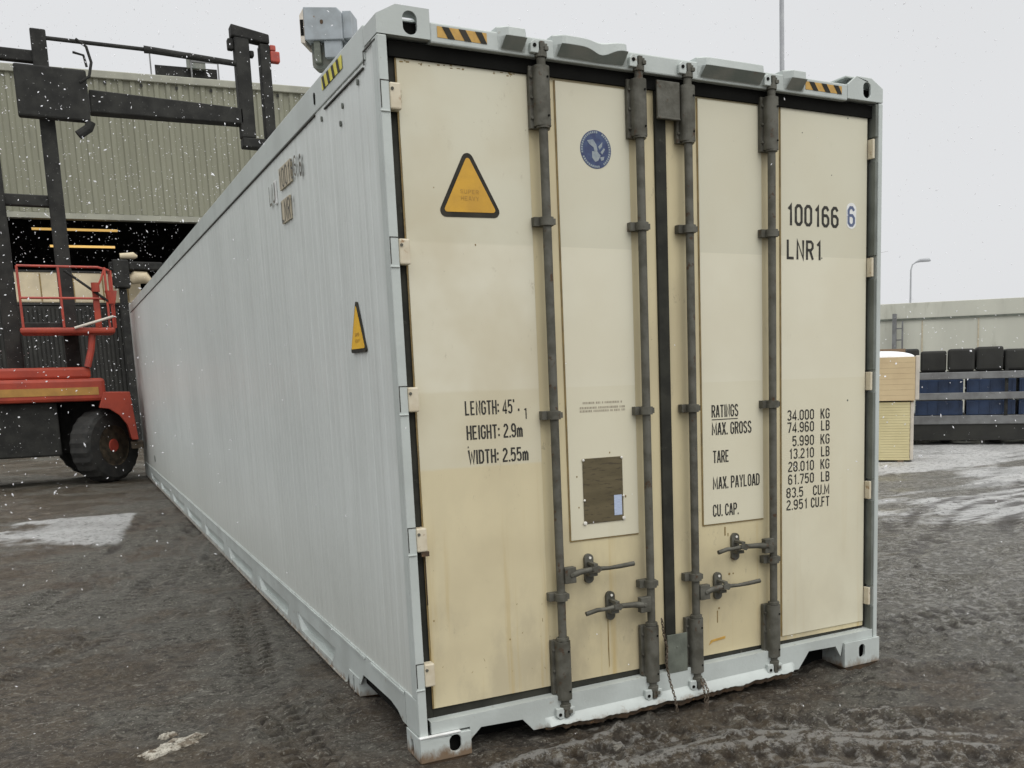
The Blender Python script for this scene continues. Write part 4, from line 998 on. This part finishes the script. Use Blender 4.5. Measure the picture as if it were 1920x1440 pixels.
T_(e, 'end_frame', M['mastblack'], bevel=.02)
T_(MB().box(2.601, 2.76, 15.0, 15.15, 7.02, 7.20).box(2.601, 2.70, 15.0, 15.15, 7.2005, 7.30), 'twist_lock_motor', M['reddark'], bevel=.02)
T_(MB().tube([(-.9, 15.05, 6.98), (.66, 15.05, 6.985)], .032, 10), 'extension_ram', M['mastblack'])
T_(MB().tube([(.60, 15.05, 6.985), (.70, 15.05, 6.985), (2.02, 15.05, 6.93)], .05, 12, radii=[.06, .055, .048]), 'extension_cylinder', M['mastblack'])

# ------------------------------------------------------------------ grey hoist head on a post beyond the container
HP = thing('hoist_post', 'grey steel hoist head on a post rising behind the container roof', 'hoist post', (2.80, 11.75, ZG), R(-29))
HP.scale = (.78, .78, .78)
B = (6.45-ZG)/.78
def pz(pts): return [(x, z+B) for x, z in pts]
h1 = MB().prism(pz([(-.36, .52), (.26, .50), (.34, .42), (.34, -.06), (-.36, -.06)]), XZ, -.30, .30)
h1.build('head_box', M['greybox'], HP, .015)
MB().box(.3405, .50, -.22, .25, B-.02, B+.46).build('side_plate', M['greybox'], HP, .01)
MB().prism(pz([(-.44, .38), (-.362, .50), (-.362, -.12), (-.44, -.10)]), XZ, -.29, .29).build('end_plate', M['paleside'], HP, .01)
MB().box(-.43, -.37, -.2955, -.2905, B+.02, B+.30).build('slot', M['void'], HP)
MB().prism(pz([(-.30, -.0605), (.28, -.0605), (.28, -.32), (.12, -.52), (-.25, -.52), (-.30, -.48)]), XZ, -.12, .16).build('lower_leg', M['greydark'], HP, .01)
MB().box(-.22, -.10, -.25, -.125, B-.45, B-.062).build('inner_web', M['gearlight'], HP, .01)
MB().box(-.02, .30, -.26, -.125, B-.36, B-.062).build('inner_plate', M['greybox'], HP, .01)
MB().prism(stadium(-.03, B+.25, .03, .04, 4), XZ, -.304, -.3005).build('rust_mark', M['rust'], HP)
MB().box(.32, .56, .0, .24, 0, B-.03).build('post', M['greybox'], HP, .01)
MB().box(.281, .60, -.05, .28, B-.12, B-.0205).build('bracket', M['greybox'], HP, .01)
MB().box(.12, .76, -.2, .44, 0, .05).build('base_plate', M['greybox'], HP)

# ------------------------------------------------------------------ right-hand background
def facing(px, py):       # yaw that turns a thing's front (-y) to the camera
    return math.atan2(py+3.78, px+1.134)-math.pi/2
# foam-board stacks
P1 = thing('insulation_board_pack', 'yellow pack of insulation boards standing on the ground, lower of the two packs', 'board pack', (10.43, 7.60, ZG), facing(10.43, 7.60))
pk = MB(); nb = 22
for i in range(nb): pk.box(-1.2, -.01-(.004 if i % 2 else 0), 0, .8, .05+i*.0415, .05+i*.0415+.0385)
pk.build('boards', M['foamyel'], P1); box(-.009, .045, .01, .79, .05, .96).build('pale_side', M['paleside'], P1, .01)  # end face in a paler tone than the boards
MB().box(-1.1, -1.0, .02, .78, 0, .0495).box(-.2, -.1, .02, .78, 0, .0495).build('bearer', M['board'], P1)
P2 = thing('insulation_board_pack', 'tan pack of insulation boards lying on the yellow pack, snow on top', 'board pack', (10.43, 7.60, ZG+.985), facing(10.43, 7.60))
pk = MB()
for i in range(8): pk.box(-1.2, .055, -.03, .8, .0+i*.0845, i*.0845+.0825)
pk.build('boards', M['foamtan'], P2); box(.056, .12, -.02, .79, .01, .69).build('pale_side', M['paleside'], P2, .01)  # paler end face on this pack too
def blob(rx, ry, h, seed, n=28, m_=8):
    vs = []; fs = []; rr = random.Random(seed); ph = [rr.random()*6.28 for _ in range(6)]
    for j in range(m_+1):
        t = j/m_
        for k in range(n):
            a_ = 2*math.pi*k/n; wob = 1+.14*math.sin(3*a_+ph[0])+.08*math.sin(7*a_+ph[1])+.05*math.sin(13*a_+ph[2])
            q = math.sin(t*math.pi/2)**.8; vs.append((math.cos(a_)*rx*wob*q, math.sin(a_)*ry*wob*q, h*(1-t**2.6)*(1+.15*math.sin(5*a_+ph[3]+t*4))))
    for j in range(m_):
        for k in range(n): fs.append((j*n+k, j*n+(k+1) % n, (j+1)*n+(k+1) % n, (j+1)*n+k))
    return MB().add(vs, fs)
ca_, sa_ = math.cos(facing(10.43, 7.60)), math.sin(facing(10.43, 7.60))
o = blob(.58, .38, .09, 4).build('snow_cap', M['snow'], smooth=True, loc=(10.43-.66*ca_-.38*sa_, 7.60-.66*sa_+.38*ca_, ZG+.985+.672)); o.rotation_euler.z = facing(10.43, 7.60)
tag(o, 'white snow lying on the tan insulation pack', 'snow', kind='stuff')
bd = thing('timber_board_stack', 'low brown stack of boards just behind the insulation packs', 'timber', (11.85, 9.15, ZG), facing(11.4, 9.0))
q = MB()
for i in range(3): q.box(-1.6, .0, 0, .6, 1.50+i*.11, 1.50+i*.11+.095)
q.build('boards', M['board'], bd); MB().box(-1.4, -1.2, .05, .5, 0, 1.498).box(-.4, -.2, .05, .5, 0, 1.498).build('stand', M['dark'], bd)
sb = blob(.16, .14, .17, 8).build('snow_lump', M['snow'], smooth=True, loc=(10.93, 9.35, ZG+1.815)); tag(sb, 'small white snow lump on the brown board stack', 'snow', kind='stuff')
# trailer with blue crates
fa = facing(13.2, 9.9)
TR = thing('flatbed_trailer', 'dark flatbed trailer with grey horizontal side boards, loaded with blue crates', 'trailer', (12.95, 10.0, ZG), fa)
MB().box(-2.6, 6.0, .0, 2.4, .40, .56).build('deck', M['railgrey'], TR, .01)
for z in (.86, 1.24): MB().box(-2.6, 6.0, -.06, -.01, z, z+.13).build('side_board', M['railgrey'], TR, .01)
pb = MB()
for x in (-2.5, -.6, 1.6, 3.6, 5.8): pb.box(x, x+.06, -.0095, .03, .5605, 1.42)
pb.build('stake', M['mastblack'], TR)
MB().box(-2.4, 5.8, .3, 2.1, .22, .3995).build('underframe', M['mastblack'], TR)
MB().box(-2.6, 6.0, .02, .05, .10, .3995).build('underside_shade_strip', M['dark'], TR)  # dark strip added for the shade below the deck
for x in (-1.6, .6, 1.5):
    MB().tube([(x, .9, .30), (x, 1.2, .30)], .30, 20).build('wheel', M['tyre'], TR)
def crate(i, j, lab, z0):
    cr_ = thing('blue_crate', lab, 'crate', (0, 0, 0), 0, 'blue crates on the flatbed trailer')
    x = -.9+i*.92; mb = MB().box(0, .86, .1, 1.2, 0, .27)
    mb.build('body', M['blue'], cr_, .01); r_ = MB()
    for k in range(5): r_.box(.04+k*.19, .06+k*.19, .085, .0995, .02, .25)
    r_.build('ribs', M['blue'], cr_)
    mt = Matrix.Translation((12.95, 10.0, ZG)) @ Matrix.Rotation(fa, 4, 'Z') @ Matrix.Translation((x, 0, z0))
    cr_.location = mt.to_translation(); cr_.rotation_euler = (0, 0, fa)
names = ['leftmost', 'second', 'third', 'fourth', 'fifth']
for i in range(5):
    crate(i, 0, f'blue crate in the lower row on the trailer deck, {names[i]} from the left', .565)
    crate(i, 1, f'blue crate in the middle row on the trailer, {names[i]} from the left', .96)
dk = thing('dark_load_bundle', 'dark wrapped bundle lying along the top of the trailer load', 'bundle', (12.95, 10.0, ZG), fa)
mb = MB()
for i in range(9): mb.box(-.9+i*.5, -.9+i*.5+.47, .1+.02*(i % 3), 1.1, 1.385, 1.80+.03*math.sin(i*2.1))
mb.build('wrapped_rolls', M['dark'], dk, .04); MB().box(-.9, 3.6, .2, 1.0, 1.24, 1.384).build('pallet', M['dark'], dk)
# cream container wall behind
fb = math.atan2(14.53-15.31, 18.5-17.05)*0+facing(17.8, 14.9)+R(-6)
CW = thing('cream_container', 'long pale cream container standing behind the trailer, with a grey post in front', 'container', (17.05, 15.31, ZG), fb)
mb = MB().box(-4.5, 9.0, .0, 2.4, .1, 2.62); mb.build('body', M['creambg2'], CW)
MB().box(-4.5, 9.0, -.03, 2.4, 2.66, 3.04).build('top_band', M['creambg2'], CW, .01)
MB().box(-4.5, 9.0, -.04, -.0, 2.62, 2.6595).build('cap_joint_strip', M['gearlight'], CW)  # grey-green strip filling the joint below the top band
q = MB()
for x in (-.2, 1.08, 2.4, 3.7, 5.0): q.box(x, x+.035, -.012, -.0005, .2, 2.6)
q.build('panel_joint', M['tan'], CW)
q = MB().box(.40, .50, -.26, -.16, 0, 2.78).box(.62, .66, -.2, -.16, 0, 2.6); q.build('grey_post', M['railgrey'], CW)
q = MB()
for i in range(6): q.box(.50, .62, -.22, -.18, 1.0+i*.28, 1.03+i*.28)
q.build('rungs', M['railgrey'], CW)
# street lamp, mast
LP = thing('street_lamp', 'slim grey street lamp with a short curved arm beyond the cream container', 'street lamp', (32.95, 29.9, ZG))
MB().tube([(0, 0, 0), (0, 0, 5.7), (.06, -.03, 5.95), (.22, -.12, 6.06)], .06, 8, radii=[.07, .035, .03, .03]).build('post', M['steel'], LP, smooth=True)
MB().tube([(.18, -.10, 6.05), (.35, -.20, 6.12), (.68, -.40, 6.14), (.76, -.45, 6.10)], .1, 10, radii=[.03, .08, .09, .03]).build('lamp_head', M['steel'], LP, smooth=True)
LM = thing('light_mast', 'tall thin grey mast rising straight up behind the container header', 'mast', (15.6, 17.3, ZG))
MB().tube([(0, 0, 0), (0.02, 0, 8), (0.0, 0, 15)], .06, 12, radii=[.09, .063, .05]).build('pole', M['steel'], LM, smooth=True)
MB().box(-.3, .3, -.1, .1, 15, 15.1).build('lamp_bar', M['steel'], LM); 
# bare trees
def bare_tree(loc, h, seed, lab):
    rr = random.Random(seed); t = thing('bare_tree', lab, 'tree', loc, 0, 'bare winter trees far behind')
    tk = MB().tube([(0, 0, 0), (.1, 0, h*.25), (.0, .1, h*.5)], .2, 7, radii=[.28, .2, .14]); tk.build('trunk', M['bark'], t)
    mb = MB()
    def br(p, d_, l, r_, dep):
        q = p+d_*l; mb.tube([p, (p+q)/2+Vector((rr.uniform(-.1, .1), rr.uniform(-.1, .1), 0))*l, q], r_, 4, cap=False, radii=[r_, r_*.8, r_*.6])
        if dep:
            for k in range(4 if dep > 2 else 3):
                nd = (d_+Vector((rr.uniform(-.8, .8), rr.uniform(-.8, .8), rr.uniform(-.1, .7)))).normalized(); br(q if k else (p+q)/2, nd, l*rr.uniform(.6, .82), r_*.55, dep-1)
    for k in range(5): br(Vector((0, .05, h*(.25+.05*k))), Vector((math.cos(k*1.3), math.sin(k*1.3), 1.1)).normalized(), h*.24, .10, 4)
    mb.build('crown', M['bark'], t)
bare_tree((38.6, 45.6, ZG), 10.0, 3, 'bare twiggy tree, its crown just clearing the right corner post of the container')
# ------------------------------------------------------------------ snow and ice on the ground, falling snow
def patch(name, lab, x, y_, rx, ry, h, rz, seed, mat, kind='stuff', cat='snow'):
    rr = random.Random(seed); n = 70; w0 = [rr.random()*6.28 for _ in range(8)]; vs = []; fs = []
    prof = [(1, -.2), (.97, .5), (.86, .85), (.6, 1), (.3, .9), (.02, 1)]
    for j, (q, hh) in enumerate(prof):
        for k in range(n):
            a_ = 2*math.pi*k/n; wob = 1+.22*math.sin(2*a_+w0[0])+.14*math.sin(5*a_+w0[1])+.10*math.sin(11*a_+w0[2])+.08*math.sin(19*a_+w0[3])+.05*math.sin(31*a_+w0[4])
            vs.append((math.cos(a_)*rx*wob*q, math.sin(a_)*ry*(wob+.25*math.sin(3*a_+w0[5]))*q, h*hh*(1+.25*math.sin(9*a_+w0[6]+j*2))))
    for j in range(len(prof)-1):
        for k in range(n): fs.append((j*n+k, j*n+(k+1) % n, (j+1)*n+(k+1) % n, (j+1)*n+k))
    o = MB().add(vs, fs).build(name, mat, smooth=True, loc=(x, y_, ZG-.004)); o.rotation_euler.z = rz; tag(o, lab, cat, kind=kind); return o
patch('dirty_ice_patch', 'pale dirty ice patch on the mud at the lower left', -.86, .80, .15, .055, .016, R(24), 2, M['dirtysnow'], cat='ice')
patch('dirty_ice_patch', 'small pale ice scrap just beyond the larger ice patch', -.87, .955, .045, .028, .014, R(10), 6, M['dirtysnow'], cat='ice')
rnd = random.Random(21); sn = MB()
Cc = Vector((-1.134, -3.78, 1.538)); Fw = Vector((.47918, .86448, -.1518)); Rt = Vector((.87218, -.48838, -.0281)); Up = Vector((.0984, .119, .988))
n_fl = 0
while n_fl < 24000:
    p = Vector((rnd.uniform(-9, 16), rnd.uniform(-3, 26.5), rnd.uniform(0, 11)))
    if 0-.05 < p.x < W_+.05 and -.08 < p.y < L_C+.05 and p.z < 2.95: continue
    d_ = p-Cc; dz = d_.dot(Fw)
    if dz < 3.5 or (p.x > 3.2 and rnd.random() < .45): continue
    if abs(d_.dot(Rt)/dz) > .75 or abs(d_.dot(Up)/dz) > .75: continue
    s = min(.0012*dz, rnd.uniform(.25, 1)**2.6*.0115)*(1 if dz > 8 else .6)
    ax = Vector((rnd.gauss(0, 1), rnd.gauss(0, 1), rnd.gauss(0, 1))).normalized(); u_ = ax.orthogonal().normalized(); v_ = ax.cross(u_)
    st = rnd.uniform(.9, 2.6)
    sn.add([p+ax*s*st, p-ax*s*st, p+u_*s, p-u_*s, p+v_*s*.8, p-v_*s*.8], [(0, 2, 4), (0, 4, 3), (0, 3, 5), (0, 5, 2), (1, 4, 2), (1, 3, 4), (1, 5, 3), (1, 2, 5)]); n_fl += 1
o = sn.build('falling_snow', M['flake']); tag(o, 'snowflakes falling through the air across the yard', 'snow', kind='stuff')
